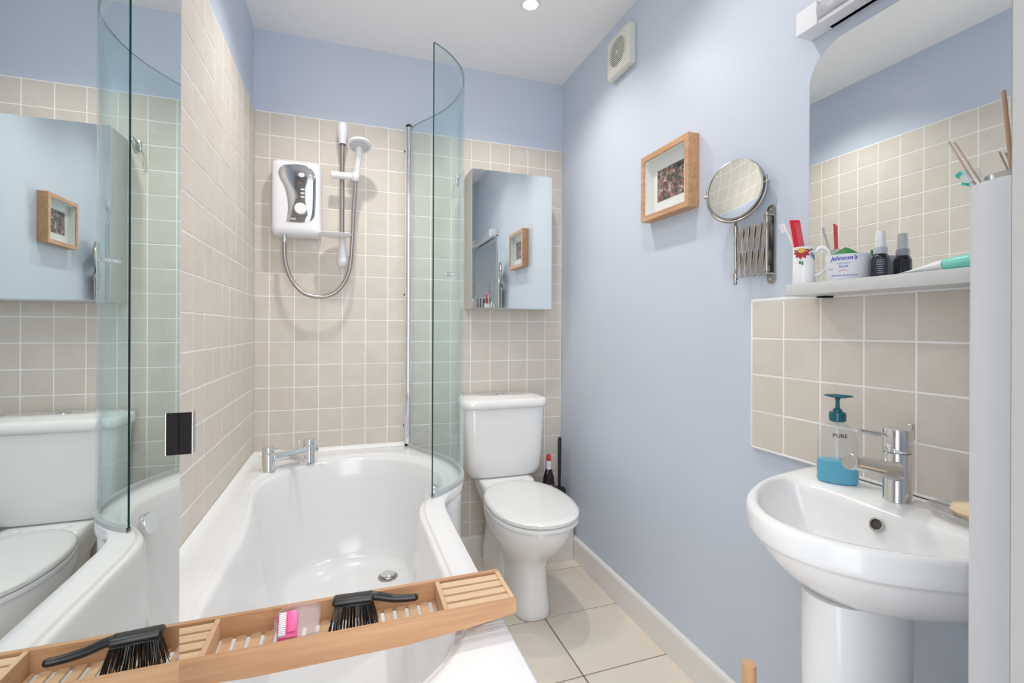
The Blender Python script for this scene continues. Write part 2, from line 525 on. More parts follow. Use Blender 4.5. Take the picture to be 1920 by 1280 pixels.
# back wall: vertical joints at a + k*0.1, partial column at each end
xs = [0.0] + [0.0581 + 0.1*k for k in range(14)] + [W]
obj('grout', box(0, W, 0.0012, 0.0065, 0.0, ZT+0.002), M_GROUT, wall_back, smooth=False)
for i in range(len(xs)-1):
    for j in range(21):
        z1 = ZT - 0.1*j; z0 = max(z1-0.1, 0.0)
        if xs[i+1] < 0.70 and z1 < 0.55: continue
        if z1 < 0.08: continue
        lay_tile(wall_back, 'back', xs[i], xs[i+1], z0, z1, 0.0025, M_TILE, t=0.0025)
# left wall
obj('grout', box(-0.0065, -0.0012, -1.775, 0, 0.45, ZT+0.002), M_GROUT, wall_left, smooth=False)
ys = [0.0, -0.047] + [-0.047-0.0998*k for k in range(1, 18)] + [-1.775]
for i in range(len(ys)-1):
    for j in range(15):
        z1 = ZT - 0.1*j
        lay_tile(wall_left, 'left', ys[i+1], ys[i], z1-0.1, z1, -0.0025, M_TILE, t=0.0025)
# splashback on the right wall
ZR = 1.2107
obj('grout', box(W-0.0068, W+0.003, -2.075, -1.264, ZR-0.3968-0.004, ZR+0.006), M_GROUT, wall_right, smooth=False)
for i in range(8):
    for j in range(4):
        lay_tile(wall_right, 'right', -1.2655-0.1007*(i+1), -1.2655-0.1007*i, ZR-0.0992*(j+1), ZR-0.0992*j, W-0.0055, M_TILE, t=0.0025)
obj('tile_trim', box(W-0.009, W+0.002, -2.075, -1.262, ZR-0.001, ZR+0.008, 0.003, 2), M_SEAL, wall_right)
obj('tile_trim', box(W-0.0085, W+0.002, -1.2665, -1.262, ZR-0.402, ZR, 0.0015, 2), M_SEAL, wall_right)
obj('tile_trim', box(W-0.0085, W+0.002, -2.075, -1.262, ZR-0.402, ZR-0.3965, 0.0015, 2), M_SEAL, wall_right)
# floor tiles
fx = [0.467, 0.792, 1.117, 1.4405]
fy = [0.0, -0.252, -0.577, -0.903, -1.228, -1.553, -1.878, -2.2]
for i in range(3):
    for j in range(len(fy)-1):
        lay_tile(floor, 'floor', fx[i], fx[i+1], fy[j+1], fy[j], -0.006, M_FLOORT, gap=0.005, t=0.006)
# skirting
struct('baseboard_right', loft([[Vector((x, y, z)) for x, z in [(W+0.003, 0), (W-0.014, 0), (W-0.014, 0.098), (W-0.010, 0.106), (W-0.004, 0.109), (W+0.003, 0.109)]] for y in (-2.10, -0.0)], True, True, True), M_SKIRT)
struct('baseboard_back', loft([[Vector((x, y, z)) for y, z in [(0.004, 0), (-0.015, 0), (-0.015, 0.095), (-0.011, 0.103), (-0.004, 0.106), (0.004, 0.106)]] for x in (0.78, W-0.014)], True, True, True), M_SKIRT)

# ------------------------------------------------------------------ bath
ST = [  # outer, crease, inner lip, foot of the inner wall
 ((.004,-1.50),(.112,-1.48),(.132,-1.46),(.20,-1.22)), ((.004,-1.30),(.098,-1.30),(.118,-1.29),(.19,-1.12)),
 ((.004,-1.10),(.095,-1.08),(.119,-1.07),(.185,-1.0)), ((.004,-.85),(.10,-.85),(.123,-.86),(.19,-.83)),
 ((.004,-.62),(.085,-.62),(.108,-.66),(.18,-.65)), ((.004,-.42),(.062,-.45),(.088,-.49),(.17,-.48)),
 ((.004,-.2),(.066,-.365),(.096,-.385),(.175,-.38)), ((.004,-.03),(.094,-.295),(.135,-.300),(.20,-.32)),
 ((.03,-.004),(.150,-.218),(.18,-.232),(.24,-.285)), ((.16,-.004),(.24,-.15),(.25,-.178),(.29,-.265)),
 ((.30,-.004),(.34,-.125),(.34,-.152),(.36,-.25)), ((.45,-.004),(.46,-.12),(.45,-.15),(.44,-.25)),
 ((.60,-.004),(.56,-.145),(.545,-.178),(.51,-.265)), ((.65,-.02),(.635,-.21),(.615,-.235),(.56,-.30)),
 ((.69,-.13),(.70,-.31),(.675,-.33),(.60,-.36)), ((.745,-.25),(.735,-.41),(.71,-.43),(.600,-.44)),
 ((.782,-.37),(.742,-.50),(.716,-.51),(.603,-.51)), ((.795,-.49),(.733,-.58),(.706,-.59),(.598,-.585)),
 ((.785,-.585),(.705,-.65),(.675,-.655),(.588,-.655)), ((.755,-.66),(.655,-.715),(.632,-.715),(.574,-.725)),
 ((.705,-.73),(.618,-.78),(.597,-.79),(.556,-.795)), ((.675,-.81),(.604,-.87),(.585,-.88),(.538,-.87)),
 ((.668,-.95),(.603,-.98),(.587,-.99),(.524,-.95)), ((.667,-1.15),(.605,-1.15),(.587,-1.15),(.51,-1.05)),
 ((.667,-1.35),(.603,-1.36),(.585,-1.36),(.505,-1.15)), ((.667,-1.50),(.575,-1.47),(.556,-1.465),(.49,-1.21)),
 ((.665,-1.66),(.51,-1.545),(.495,-1.537),(.45,-1.25)), ((.62,-1.70),(.42,-1.60),(.41,-1.585),(.40,-1.27)),
 ((.34,-1.70),(.34,-1.62),(.34,-1.60),(.34,-1.275)), ((.05,-1.70),(.25,-1.60),(.26,-1.585),(.28,-1.27)),
 ((.004,-1.66),(.16,-1.55),(.18,-1.54),(.22,-1.25))]
RZ = 0.585
SUB = 6
def ring_of(k): return crspline([(s[k][0], s[k][1], 0) for s in ST], SUB, True)
RO, RC, RI, RB = (ring_of(k) for k in range(4))
for v in RO: v.x = max(v.x, 0.003); v.y = min(v.y, -0.003)
def mixr(a, b, t, z): return [Vector((p.x+(q.x-p.x)*t, p.y+(q.y-p.y)*t, z)) for p, q in zip(a, b)]
spine = [Vector((0.36 + (0.05 if p.y > -0.75 else 0), max(min(p.y, -0.42), -1.12), 0)) for p in RB]
bath = thing('shower_bath', 'white P-shaped shower bath along the tiled left wall under the shower', 'bath', (0.34, -0.85, 0))
rings = [mixr(RO, RC, 0.03, RZ-0.035), mixr(RO, RC, 0.0, RZ-0.033), mixr(RO, RC, 0, RZ-0.009), mixr(RO, RC, 0.02, RZ-0.003), mixr(RO, RC, 0.06, RZ),
         mixr(RO, RC, 0.5, RZ), mixr(RO, RC, 0.93, RZ-0.0005), mixr(RO, RC, 1.0, RZ-0.002), mixr(RC, RI, 0.12, RZ-0.0065), mixr(RC, RI, 0.25, RZ-0.0080), mixr(RC, RI, 0.62, RZ-0.0085), mixr(RC, RI, 0.85, RZ-0.0115), mixr(RC, RI, 0.97, RZ-0.017),
         mixr(RI, RB, 0.03, RZ-0.026), mixr(RI, RB, 0.14, RZ-0.09), mixr(RI, RB, 0.34, RZ-0.21), mixr(RI, RB, 0.56, RZ-0.315), mixr(RI, RB, 0.74, 0.222), mixr(RI, RB, 0.88, 0.199), mixr(RI, RB, 1.0, 0.191),
         mixr(RB, spine, 0.12, 0.188), mixr(RB, spine, 0.45, 0.186), mixr(RB, spine, 0.75, 0.185)]
shell = loft(rings, True, False, False)
shell.verts.ensure_lookup_table()
n = len(RO)
last = [shell.verts[(len(rings)-1)*n + k] for k in range(n)]
# close the floor of the bath with strips between the two sides of the spine ring
cv = shell.verts.new((0.38, -0.75, 0.185))
for k in range(n): shell.faces.new((last[k], last[(k+1) % n], cv))
obj('bath_shell', shell, M_ACRYL, bath, angle=85)
# curved bath panel below the rim: follows the outer edge from the back wall to the foot
pan = [p for p in RO[12*SUB:27*SUB]]
pin = [Vector((p.x-0.012, p.y, 0)) for p in pan]
bm = loft([[Vector((p.x-0.006, p.y, z)) for p in pan] for z in (0.0, 0.10, 0.54, 0.556)] + [[Vector((p.x-0.018, p.y, z)) for p in pan] for z in (0.556, 0.0)], closed=False)
obj('bath_panel', bm, M_ACRYL, bath, angle=50)
bm = loft([[Vector((0.004, y, RZ)), Vector((0.024, y, RZ)), Vector((0.022, y, RZ+0.006)), Vector((0.006, y, RZ+0.016)), Vector((0.0012, y, RZ+0.017)), Vector((0.0012, y, RZ))] for y in (-1.70, -0.003)], True, True, True)
obj('sealing_strip', bm, M_SEAL, bath)
bm = loft([[Vector((x, -0.0012, RZ)), Vector((x, -0.022, RZ)), Vector((x, -0.019, RZ+0.006)), Vector((x, -0.004, RZ+0.014)), Vector((x, -0.0012, RZ+0.015))] for x in (0.0012, 0.64)], True, True, True)
obj('sealing_strip', bm, M_SEAL, bath)
d = obj('drain', lathe([(0.0, 0.0), (0.037, 0.0), (0.036, 0.0035), (0.031, 0.0045), (0.027, 0.002), (0.0, 0.002)], (0.530, -0.430, 0.1865), seg=32, cap=False), M_STEEL, bath)
obj('drain_plug', lathe([(0.0, 0.001), (0.024, 0.001), (0.026, 0.010), (0.022, 0.0135), (0.0, 0.014)], (0.530, -0.430, 0.188), seg=32, cap=False), M_CHROME, d)
ax = Vector((-0.93, -0.22, 0.28)).normalized()
kp = Vector((0.703, -0.49, 0.505))
k = obj('overflow_knob', lathe([(0.0, -0.012), (0.020, -0.012), (0.020, 0.006), (0.034, 0.008), (0.036, 0.014), (0.036, 0.026), (0.033, 0.030), (0.0, 0.031)], kp, ax, 40, False), M_CHROME, bath)

# bath mixer
mx = thing('bath_mixer_tap', 'chrome bath mixer tap with two pillars on the corner of the bath rim', 'tap', (0.16, -0.215, RZ))
A, B = Vector((0.094, -0.262, RZ)), Vector((0.232, -0.170, RZ))
for i, P in enumerate((A, B)):
    p = obj('pillar', lathe([(0.025, 0), (0.0245, 0.003), (0.0225, 0.006), (0.0225, 0.060), (0.0215, 0.0615), (0.0215, 0.063)], P, seg=32), M_CHROME, mx)
    h = obj('tap_head', lathe([(0.0225, 0.063), (0.0225, 0.089), (0.020, 0.092), (0.012, 0.0925)], P, seg=32), M_CHROME, mx)
    L = 0.028 if i == 0 else 0.052
    obj('lever', tube([P+Vector((0.018, -0.012, 0.080)), P+Vector((0.018+L*.5, -0.012-L*.12, 0.083)), P+Vector((0.018+L, -0.012-L*.25, 0.088))], 0.0038, 10, 3), M_CHROME, h)
zb = Vector((0, 0, 0.047))
obj('mixer_body', cyl(A+zb+Vector((0.012, 0.008, 0)), B+zb+Vector((0.018, 0.012, 0)), 0.0185, seg=32, ch=0.003), M_CHROME, mx)
obj('diverter', lathe([(0.005, 0.0), (0.005, 0.012), (0.0075, 0.014), (0.0085, 0.028), (0.0065, 0.030)], (A+B)/2+Vector((0.034, 0.02, 0.064)), seg=20), M_CHROME, mx)
mid = (A+B)/2
out = (B-A).cross(Vector((0, 0, 1))).normalized()
obj('spout', tube([mid+zb+Vector((0, 0, -0.008)), mid+Vector((0.04, -0.035, 0.034)), mid+Vector((0.065, -0.065, 0.022))], 0.011, 16, 4, radii=(0.013, 0.010)), M_CHROME, mx)
obj('end_cap', cyl(B+zb+Vector((0.018, 0.012, 0))+Vector((-0.004, -0.003, 0)), B+zb+Vector((0.030, 0.018, -0.002)), 0.014, seg=28, ch=0.002), M_SATIN, mx)

# ------------------------------------------------------------------ curved glass shower screen
scr = thing('shower_screen', 'curved clear glass shower screen standing on the bulging bath rim', 'shower screen', (0.70, -0.40, RZ))
gp = crspline([(.652,-.036,0),(.668,-.10,0),(.700,-.165,0),(.738,-.235,0),(.772,-.315,0),(.791,-.40,0),(.796,-.48,0),(.788,-.56,0),(.764,-.63,0),(.722,-.690,0),(.682,-.730,0),(.643,-.757,0)], 6)
def offs(pts, d):
    out = []
    for i, p in enumerate(pts):
        t = (pts[min(i+1, len(pts)-1)] - pts[max(i-1, 0)]).normalized()
        out.append(p + Vector((t.y, -t.x, 0))*d)
    return out
g0, g1 = offs(gp, 0.003), offs(gp, -0.003)
GZ0, GZ1 = RZ+0.010, 2.062
bm = bmesh.new()
vs = [[bm.verts.new((p.x, p.y, z)) for p in L] for L in (g0, g1) for z in (GZ0, GZ1)]
a0, a1, b0, b1 = vs
for i in range(len(gp)-1):
    f = bm.faces.new((a0[i], a0[i+1], a1[i+1], a1[i])); f = bm.faces.new((b0[i+1], b0[i], b1[i], b1[i+1]))
e = bm.faces.new((a0[-1], b0[-1], b1[-1], a1[-1])); e.material_index = 1
e = bm.faces.new((a0[0], a1[0], b1[0], b0[0])); e.material_index = 1
for i in range(len(gp)-1):
    f = bm.faces.new((a1[i], a1[i+1], b1[i+1], b1[i])); f.material_index = 2
    f = bm.faces.new((a0[i+1], a0[i], b0[i], b0[i+1])); f.material_index = 1
obj('glass_pane', bm, [M_GLASS, M_EDGE, mat('glass_top_edge', (0.13, 0.26, 0.27), 0.2)], scr, angle=35)
s0, s1 = offs(gp, 0.0065), offs(gp, -0.0065)
bm = loft([[Vector((p.x, p.y, z)) for p in L] for L, z in ((s0, RZ), (s0, RZ+0.013), (s1, RZ+0.013), (s1, RZ))], closed=False)
obj('bottom_seal', bm, M_SEALG, scr)
p = obj('hinge_post', lathe([(0.0135, 0.012), (0.0135, 1.494)], (0.649, -0.030, 0.583), seg=24), M_CHROME, scr)
obj('post_cap', lathe([(0.0145, 1.494), (0.0145, 1.502), (0.011, 1.506)], (0.649, -0.030, 0.583), seg=24), M_BLACK, p)
obj('post_cap', lathe([(0.0145, 0.0045), (0.0145, 0.012)], (0.649, -0.030, 0.583), seg=24), M_DARK, p)
w = obj('wall_channel', box(0.634, 0.655, -0.026, -0.0005, 0.600, 2.080, 0.002, 1), M_WHITEP, scr)
for z in (1.969, 1.294, 0.677):
    obj('screw_cap', lathe([(0.0055, 0), (0.0055, 0.003), (0.003, 0.005)], (0.6345, -0.012, z), (-1, 0, 0), 14), M_BLACK, w)
kc = Vector((0.7065, -0.7045, 1.318)); kn = Vector((0.80, -0.60, 0)).normalized()
kn = Vector((0.68, -0.73, 0)).normalized()
for s in (1, -1):
    obj('pull_knob', lathe([(0.008, 0.003), (0.008, 0.006), (0.0065, 0.007), (0.0065, 0.023), (0.005, 0.0245)], kc, kn*s, 24), M_CHROME, scr)

# ------------------------------------------------------------------ electric shower
uni = thing('electric_shower', 'white electric shower unit with a curved chrome control panel on the back wall', 'shower', (0.17, -0.05, 1.53))
def rrect(x0, x1, z0, z1, r, N=6):
    out = []
    for cx, cz, a0 in ((x1-r, z1-r, 0), (x0+r, z1-r, 90), (x0+r, z0+r, 180), (x1-r, z0+r, 270)):
        for k in range(N+1):
            t = math.radians(a0 + 90*k/N); out.append((cx+r*math.cos(t), cz+r*math.sin(t)))
    return out
def rr(x0, x1, z0, z1, r, y): return [Vector((x, y, z)) for x, z in rrect(x0, x1, z0, z1, r)]
bm = loft([rr(.074, .268, 1.530, 1.846, .020, -.002), rr(.073, .270, 1.528, 1.848, .022, -.030), rr(.075, .268, 1.530, 1.846, .022, -.072), rr(.079, .264, 1.534, 1.842, .022, -.084), rr(.088, .255, 1.543, 1.833, .018, -.091), rr(.105, .238, 1.56, 1.815, .012, -.094)], True, True, True)
obj('casing', bm, M_WHITEP, uni, angle=60)
pc = crspline([(x, 0, z) for x, z in [(.142,1.824),(.18,1.829),(.215,1.824),(.238,1.806),(.249,1.778),(.2495,1.733),(.2485,1.656),(.243,1.611),(.226,1.59),(.198,1.583),(.163,1.582),(.136,1.583),(.138,1.602),(.141,1.64),(.138,1.684),(.128,1.728),(.113,1.758),(.104,1.785),(.109,1.806),(.124,1.819)]], 4, True)
def pring(s, y): 
    return [Vector((0.18+(p.x-0.18)*s, y, 1.705+(p.z-1.705)*s)) for p in pc]
bm = loft([pring(1.0, -.088), pring(1.0, -.0955), pring(.985, -.0965), pring(.80, -.0985), pring(.5, -.1005), pring(.2, -.101)], True, False, True)
obj('chrome_panel', bm, M_SCREENG, uni, angle=50)
d = obj('temperature_dial', lathe([(0.024, 0), (0.024, 0.010), (0.022, 0.013), (0.0, 0.0135)], (0.190, -0.0985, 1.640), (0, -1, 0), 32, False), M_WHITEP, uni)
obj('start_button', lathe([(0.0125, 0), (0.0125, 0.004), (0.010, 0.006), (0, 0.0065)], (0.193, -0.0985, 1.783), (0, -1, 0), 24, False, sx=1.0, sy=0.75), M_WHITEP, uni)
for z in (1.722, 1.706, 1.690):
    obj('indicator', box(0.190, 0.206, -0.1035, -0.099, z-0.003, z+0.003, 0.001, 1), M_WHITEP, uni)
obj('warning_light', lathe([(0.0032, 0), (0.003, 0.0015)], (0.186, -0.1, 1.749), (0, -1, 0), 14), M_CAPRED, uni)
obj('maker_plate', box(0.150, 0.172, -0.099, -0.0970, 1.592, 1.600, 0.0005, 1), M_SATIN, uni)
inl = obj('outlet_nut', lathe([(0.009, 0.0), (0.0095, 0.004), (0.0095, 0.014), (0.008, 0.016), (0.0095, 0.018), (0.0095, 0.029), (0.007, 0.033)], (0.126, -0.075, 1.4985), seg=20), M_SATIN, uni)

# riser rail
rail = thing('shower_rail', 'steel riser rail with white drop-shaped ends right of the electric shower', 'shower rail', (0.357, -0.05, 1.41))
obj('rail_bar', cyl((0.3555, -0.058, 1.50), (0.3555, -0.058, 1.985), 0.0098, seg=24), M_STEEL, rail)
obj('upper_mount', lathe([(0.0150, -0.036), (0.0160, -0.022), (0.022, 0.012), (0.0245, 0.036), (0.020, 0.054), (0.009, 0.062), (0, 0.063)], (0.3565, -0.055, 1.985), seg=28, cap=False, sy=1.4), M_WHITEP, rail)
obj('lower_mount', lathe([(0, -0.060), (0.012, -0.058), (0.0215, -0.046), (0.0245, -0.026), (0.0215, 0.000), (0.015, 0.040), (0.0125, 0.085)], (0.3575, -0.055, 1.462), seg=28, cap=False, sy=1.4), M_WHITEP, rail)
obj('slider', cyl((0.309, -0.078, 1.805), (0.408, -0.078, 1.805), 0.0155, seg=28, ch=0.003), M_WHITEP, rail)
obj('head_clamp', lathe([(0.012, -0.018), (0.0155, -0.010), (0.0165, 0.012), (0.014, 0.020)], (0.412, -0.088, 1.802), (0.03, -0.25, 1), 24), M_WHITEP, rail)
dish = obj('soap_tray', lathe([(0.0, 0.000), (0.050, 0.000), (0.066, 0.006), (0.072, 0.012), (0.070, 0.013), (0.062, 0.008), (0.048, 0.004), (0.0, 0.004)], (0.330, -0.085, 1.532), seg=40, cap=False, sy=0.8), M_WHITEP, rail)
# hand shower
hs = thing('hand_shower', 'round white hand shower clipped to the riser rail slider', 'hand shower', (0.412, -0.09, 1.80))
hn = Vector((0.02, -0.32, -0.95)).normalized()
hc = Vector((0.426, -0.128, 1.930))
obj('spray_head', lathe([(0.0, -0.022), (0.020, -0.021), (0.040, -0.012), (0.0505, -0.002), (0.0515, 0.003), (0.049, 0.006), (0.0, 0.007)], hc, hn, 40, False), M_WHITEP, hs)
face = obj('spray_plate', lathe([(0.0, 0.0066), (0.043, 0.0066), (0.043, 0.0082), (0.0, 0.0088)], hc, hn, 40, False), M_CAP, hs)
q = Vector((0, 0, 1)).rotation_difference(hn)
nz = bmesh.new()
for rr_, cnt in ((0.010, 6), (0.018, 12), (0.027, 18), (0.036, 24)):
    for k in range(cnt):
        t = 2*PI*k/cnt
        c = hc + q @ Vector((rr_*math.cos(t), rr_*math.sin(t), 0.008))
        join(nz, lathe([(0.0022, 0), (0.0018, 0.0022)], c, hn, 8))
tag(obj('spray_nozzles', nz, mat('nozzle_grey', (0.22, 0.23, 0.25), 0.5), face), kind='stuff')
obj('handle', tube([hc-hn*0.012+Vector((0, 0.004, -0.012)), (0.4235, -0.112, 1.885), (0.418, -0.096, 1.835), (0.4125, -0.086, 1.786)], 0.0125, 18, 5, radii=(0.0155, 0.0115)), M_WHITEP, hs)
hose = tube([(0.126,-0.075,1.500),(0.126,-0.075,1.453),(0.134,-0.075,1.394),(0.158,-0.075,1.333),(0.2,-0.075,1.286),(0.256,-0.075,1.270),(0.307,-0.075,1.279),(0.348,-0.075,1.31),(0.378,-0.076,1.364),(0.393,-0.08,1.433),(0.397,-0.085,1.499),(0.400,-0.088,1.558),(0.403,-0.088,1.64),(0.409,-0.086,1.729),(0.412,-0.084,1.789)], 0.0086, 16, 14)
# corrugate the hose
hose.verts.ensure_lookup_table()
hb = tag(obj('shower_hose', hose, M_STEEL), 'looping brushed steel shower hose between the unit and the hand shower', 'hose')

# ------------------------------------------------------------------ mirror cabinet above the toilet
cab = thing('mirror_cabinet', 'small wall cabinet with a mirrored door above the toilet cistern', 'cabinet', (1.13, -0.07, 1.228))
CX0, CX1, CZ0, CZ1, CY = 0.925, 1.332, 1.228, 1.884, -0.143
obj('carcass', box(CX0, CX1, CY+0.016, 0.0, CZ0, CZ1, 0.0015, 1), M_CABSIDE, cab, smooth=False)
dr = obj('door', box(CX0, CX1, CY+0.0035, CY+0.0155, CZ0+0.001, CZ1-0.001, 0.001, 1), M_CABSIDE, cab, smooth=False)
obj('mirror_glass', box(CX0+0.002, CX1-0.001, CY, CY+0.0034, CZ0+0.006, CZ1-0.002), M_MIRROR, dr, smooth=False)
obj('hinge_screw', lathe([(0.003, 0), (0.002, 0.001)], (CX0, -0.085, 1.78), (-1, 0, 0), 10), M_SATIN, cab)
obj('lower_lip', box(CX0+0.001, CX1-0.0005, CY-0.001, CY+0.004, CZ0+0.0005, CZ0+0.006), M_SATIN, dr, smooth=False)
hk = thing('wall_hook', 'small metal hook on the tiles left of the mirror cabinet top', 'hook', (0.889, -0.0, 1.86))
obj('hook_plate', box(0.879, 0.899, -0.006, -0.0005, 1.845, 1.885, 0.002, 2), M_SATIN, hk)
obj('hook_arm', tube([(0.889, -0.004, 1.872), (0.889, -0.045, 1.880), (0.887, -0.066, 1.868), (0.885, -0.062, 1.845), (0.884, -0.040, 1.822), (0.884, -0.024, 1.832)], 0.0035, 10, 5), M_SATIN, hk)

# ------------------------------------------------------------------ toilet
TX = 1.084
toi = thing('toilet', 'white close-coupled toilet with closed lid under the mirror cabinet', 'toilet', (TX, -0.35, 0))
def egg(z, yb, yf, hw, n=2.1, cx=TX, N=72):
    return sell(cx, (yb+yf)/2, hw, abs(yf-yb)/2, z, n, N)
R = [egg(0.0, -.28, -.585, .074, 3.0), egg(0.008, -.275, -.592, .078, 3.0), egg(.03, -.275, -.590, .077, 2.9), egg(.12, -.27, -.575, .072, 2.7), egg(.19, -.26, -.57, .073, 2.6), egg(.225, -.25, -.590, .088, 2.4),
     egg(.255, -.235, -.622, .113, 2.3), egg(.29, -.22, -.66, .138, 2.2), egg(.33, -.21, -.695, .157, 2.15), egg(.365, -.20, -.716, .167, 2.1), egg(.390, -.20, -.724, .169, 2.1), egg(.3975, -.205, -.718, .163, 2.1)]
obj('bowl', loft(R, True, True, True), M_CERAM, toi, angle=60)
R = [egg(0, -.06, -.40, .098, 4), egg(.01, -.055, -.405, .100, 4), egg(.10, -.05, -.40, .092, 4), egg(.22, -.05, -.38, .080, 3.5), egg(.30, -.03, -.36, .090, 3.5), egg(.36, -.02, -.33, .118, 4), egg(.41, -.02, -.29, .128, 5), egg(.432, -.02, -.255, .128, 6), egg(.436, -.022, -.25, .125, 6)]
obj('plinth', loft(R, True, True, True), M_CERAM, toi, angle=60)
R = [egg(.3975, -.25, -.722, .156, 2.25), egg(.4015, -.24, -.726, .160, 2.25), egg(.4020, -.232, -.741, .173, 2.25), egg(.4035, -.230, -.743, .175, 2.25), egg(.4125, -.230, -.743, .175, 2.25), egg(.4155, -.234, -.739, .171, 2.25), egg(.416, -.25, -.722, .155, 2.25), egg(.4195, -.25, -.722, .155, 2.25)]
seat = obj('seat', loft(R, True, True, True), M_CERAM, toi, angle=50)
R = [egg(.4200, -.237, -.736, .168, 2.25), egg(.4215, -.230, -.743, .174, 2.25), egg(.433, -.230, -.745, .175, 2.25), egg(.4395, -.236, -.738, .169, 2.25), egg(.4425, -.25, -.722, .155, 2.2), egg(.4435, -.30, -.66, .10, 2.1)]
lid = obj('lid', loft(R, True, True, True), M_CERAM, toi, angle=50)
for s in (-1, 1):
    obj('hinge', cyl((TX+s*0.055, -.226, .436), (TX+s*0.080, -.226, .436), 0.006, seg=16, ch=0.002), M_CERAM, seat)
obj('fixing_slot', box(TX-0.159, TX-0.150, -.47, -.42, .338, .346, 0.003, 2), M_SEALG, toi)
cis = obj('cistern', loft([egg(.437, -.03, -.170, .150, 5, TX+.002), egg(.445, -.025, -.182, .166, 5, TX+.002), egg(.47, -.022, -.190, .180, 5.5, TX+.002), egg(.55, -.02, -.193, .188, 6, TX+.002), egg(.66, -.02, -.196, .194, 6, TX+.002), egg(.762, -.02, -.199, .199, 6, TX+.002)], True, True, True), M_CERAM, toi, angle=60)
cl = obj('cistern_lid', loft([egg(.7625, -.016, -.200, .200, 6, TX+.002), egg(.764, -.012, -.206, .207, 6, TX+.002), egg(.778, -.010, -.209, .210, 6, TX+.002), egg(.796, -.010, -.207, .209, 6, TX+.002), egg(.804, -.012, -.200, .206, 6, TX+.002), egg(.8065, -.016, -.18, .200, 5, TX+.002), egg(.812, -.016, -.165, .185, 3, TX+.002), egg(.8155, -.018, -.150, .160, 3, TX+.002)], True, True, True), M_CERAM, cis, angle=70)
obj('flush_button', lathe([(0.021, 0), (0.021, 0.003), (0.019, 0.0045), (0, 0.005)], (TX+.002, -.088, .8155), seg=28, cap=False), M_SATIN, cis)

# ledge, brush, cleaner behind the toilet
led = tag(obj('pipe_boxing', box(1.300, W-0.015, -.185, -.016, 0.0, 0.235, 0.003, 2), M_SKIRT), 'low white boxed-in ledge in the corner behind the toilet', 'ledge')
br = thing('toilet_brush', 'black toilet brush in its pot in the corner beside the blue wall', 'toilet brush', (1.398, -.10, .235))
obj('pot', lathe([(0.030, 0), (0.034, 0.006), (0.032, 0.09), (0.028, 0.096), (0.012, 0.100)], (1.398, -.10, .235), seg=28), M_BLACK, br)
obj('handle', lathe([(0.006, 0.09), (0.0085, 0.20), (0.0095, 0.34), (0.006, 0.352)], (1.398, -.10, .235), seg=18), M_BLACK, br)
cb = thing('cleaner_bottle', 'dark bottle of toilet cleaner with a red cap behind the toilet seat', 'bottle', (1.338, -.10, .235))
obj('body', lathe([(0.029, 0), (0.031, 0.01), (0.031, 0.12), (0.028, 0.155), (0.020, 0.185), (0.013, 0.20)], (1.338, -.10, .235), seg=28, sy=0.65), M_AMBER, cb)
obj('collar', lathe([(0.0135, 0.196), (0.0135, 0.232), (0.010, 0.238)], (1.338, -.10, .235), (0.0, 0, 1), 22), M_CAP, cb)
obj('cap', lathe([(0.010, 0.238), (0.0115, 0.246), (0.0115, 0.262), (0.007, 0.270)], (1.338, -.10, .235), (0, 0, 1), 22), M_CAPRED, cb)
lb = obj('front_label', lathe([(0.0314, 0.030), (0.0316, 0.032), (0.0316, 0.125), (0.0314, 0.127)], (1.338, -.10, .235), seg=28, sy=0.66, cap=False), M_LABEL, cb)
for cx_, cz_, a_, b_, m_ in ((0.006, 0.085, .013, .022, M_CAPRED), (-0.014, 0.060, .006, .022, M_PRINTB), (0.004, 0.118, .010, .004, M_PRINTW)):
    bm = bmesh.new()
    def wr(x, z): t = x/0.032; return (1.338+0.0321*math.sin(t), -.10-0.0321*0.67*math.cos(t), .235+z)
    ct = bm.verts.new(wr(cx_, cz_)); rg = [bm.verts.new(wr(cx_+a_*math.cos(2*PI*k/18), cz_+b_*math.sin(2*PI*k/18))) for k in range(18)]
    for k in range(18): bm.faces.new((ct, rg[k], rg[(k+1) % 18]))
    obj('label_print', bm, m_, lb)

# ------------------------------------------------------------------ basin
BY = -1.700
half_o = [(1.4465,.243),(1.39,.238),(1.33,.226),(1.28,.213),(1.23,.196),(1.18,.172),(1.13,.141),(1.092,.104),(1.066,.062),(1.053,.022)]
half_i = [(1.305,.172),(1.296,.182),(1.28,.187),(1.25,.184),(1.22,.174),(1.175,.150),(1.138,.120),(1.108,.087),(1.087,.052),(1.078,.018)]
def full(h, z):
    pts = [(x, BY+d, z) for x, d in h] + [(x, BY-d, z) for x, d in reversed(h)]
    return pts
def bring(h, z):
    ring = crspline(full(h, z), 5, False)
    return ring + [Vector((ring[-1].x*(1-t)+ring[0].x*t, ring[-1].y*(1-t)+ring[0].y*t, z)) for t in [k/8 for k in range(1, 8)]]
BO, BI = bring(half_o, 0), bring(half_i, 0)
def bscale(r, s, z, c=(1.235, BY)): return [Vector((c[0]+(p.x-c[0])*s, c[1]+(p.y-c[1])*s, z)) for p in r]
def bmix(t, z): return mixr(BO, BI, t, z)
def under(s, z, cx=1.30):
    return [Vector((min(cx+(p.x-cx)*s, 1.4465) if p.x < 1.44 else 1.4465-(1-s)*0.02, BY+(p.y-BY)*s, z)) for p in BO]
bas = thing('wash_basin', 'white oval pedestal wash basin under the tiled splashback', 'basin', (1.27, BY, 0))
